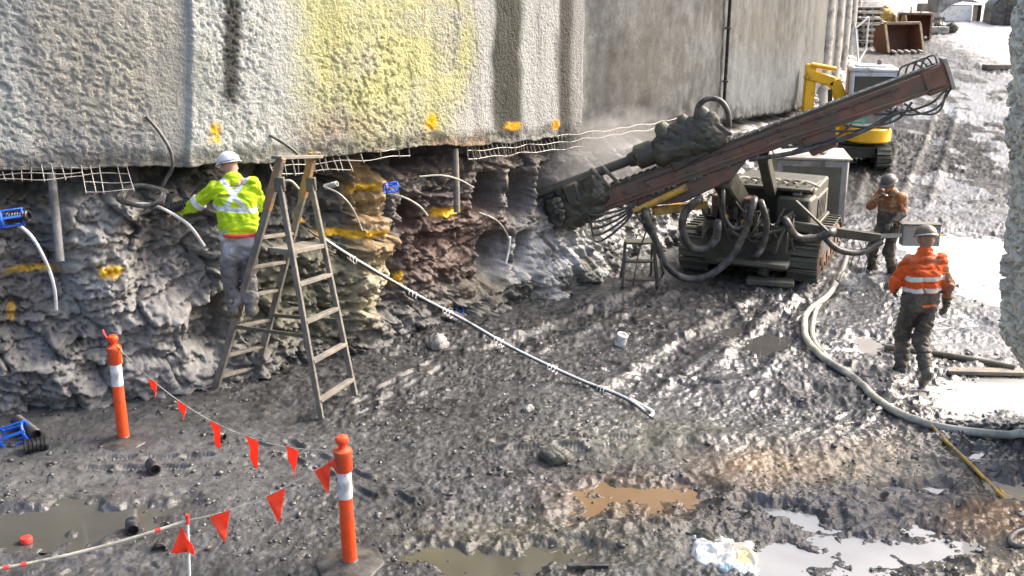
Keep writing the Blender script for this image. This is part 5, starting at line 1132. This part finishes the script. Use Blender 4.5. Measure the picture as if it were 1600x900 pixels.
# mud clods thrown over the ground: one uncounted mass
mb = bmesh.new(); bmesh.ops.create_icosphere(mb, subdivisions=1, radius=1); iv = np.array([v.co[:] for v in mb.verts]); jf = np.array([[v.index for v in f.verts] for f in mb.faces]); mb.free()
N_ = 7000; cpx_ = rng.uniform(-60, 1640, N_); cpy_ = 430+480*rng.random(N_)**.8; vs = []; fs = []
dd = np.stack([(cpx_-800)/FPX, cp+(450-cpy_)/FPX*sp_, -sp_+(450-cpy_)/FPX*cp], 1); tt = -CH/dd[:, 2]; cx_, cy_ = dd[:, 0]*tt, dd[:, 1]*tt; keep = vn(cx_*.8, cy_*.8, s=123)+.35*rng.random(N_) > .62
cx_, cy_ = cx_[keep], cy_[keep]; cz_ = Hg(cx_, cy_); sz = .006+.022*rng.random(len(cx_))**4
for i in range(len(cx_)):
    q = iv*(sz[i]*(1+.45*rng.standard_normal(3)))*(1+.25*rng.standard_normal((len(iv), 1))); q[:, 2] *= .7; a = rng.random()*6.3; ca, sa = math.cos(a), math.sin(a)
    q = np.stack([q[:, 0]*ca-q[:, 1]*sa+cx_[i], q[:, 0]*sa+q[:, 1]*ca+cy_[i], q[:, 2]+cz_[i]+sz[i]*.2], 1); fs.append(jf+len(iv)*i); vs.append(q)
vs = np.concatenate(vs); fs = np.concatenate(fs); cc = np.ones((len(vs), 3))*np.array((.075, .073, .068))*(.6+.9*vn(vs[:, 0]*3, vs[:, 1]*3, s=5))[:, None]
o = np_mesh('mud_clods', vs, fs, M['mud'], cc, smooth=False); link(o); o['kind'] = 'stuff'
# drilling dust where the rod enters the rock
c0 = mp(-.03, .46, 0); m = bpy.data.materials.new('dust'); m.use_nodes = True; nt = m.node_tree; nt.nodes.clear(); N = nt.nodes.new
ou = N('ShaderNodeOutputMaterial'); pv = N('ShaderNodeVolumePrincipled'); pv.inputs['Color'].default_value = (.9, .89, .87, 1)
tc = N('ShaderNodeTexCoord'); nz = N('ShaderNodeTexNoise'); nz.inputs['Scale'].default_value = 1.6; nz.inputs['Detail'].default_value = 3; ln_ = N('ShaderNodeVectorMath'); ln_.operation = 'LENGTH'
mr = N('ShaderNodeMapRange'); mr.inputs['From Min'].default_value = 1; mr.inputs['From Max'].default_value = .2; mr.inputs['To Max'].default_value = 3.0
mm = N('ShaderNodeMath'); mm.operation = 'MULTIPLY'; nt.links.new(tc.outputs['Object'], ln_.inputs[0]); nt.links.new(tc.outputs['Object'], nz.inputs['Vector']); nt.links.new(ln_.outputs['Value'], mr.inputs['Value'])
nt.links.new(mr.outputs[0], mm.inputs[0]); nt.links.new(nz.outputs[0], mm.inputs[1]); nt.links.new(mm.outputs[0], pv.inputs['Density']); nt.links.new(pv.outputs[0], ou.inputs['Volume'])
bmx = bmesh.new(); bmesh.ops.create_icosphere(bmx, subdivisions=3, radius=1); me = bpy.data.meshes.new('drill_dust'); bmx.to_mesh(me); bmx.free(); me.materials.append(m)
o = bpy.data.objects.new('drill_dust', me); COL.objects.link(o); o.location = c0+V(.45, .25, .35); o.scale = (1.5, .6, .75); o.rotation_euler = (0, R(-18), 0); o['kind'] = 'stuff'
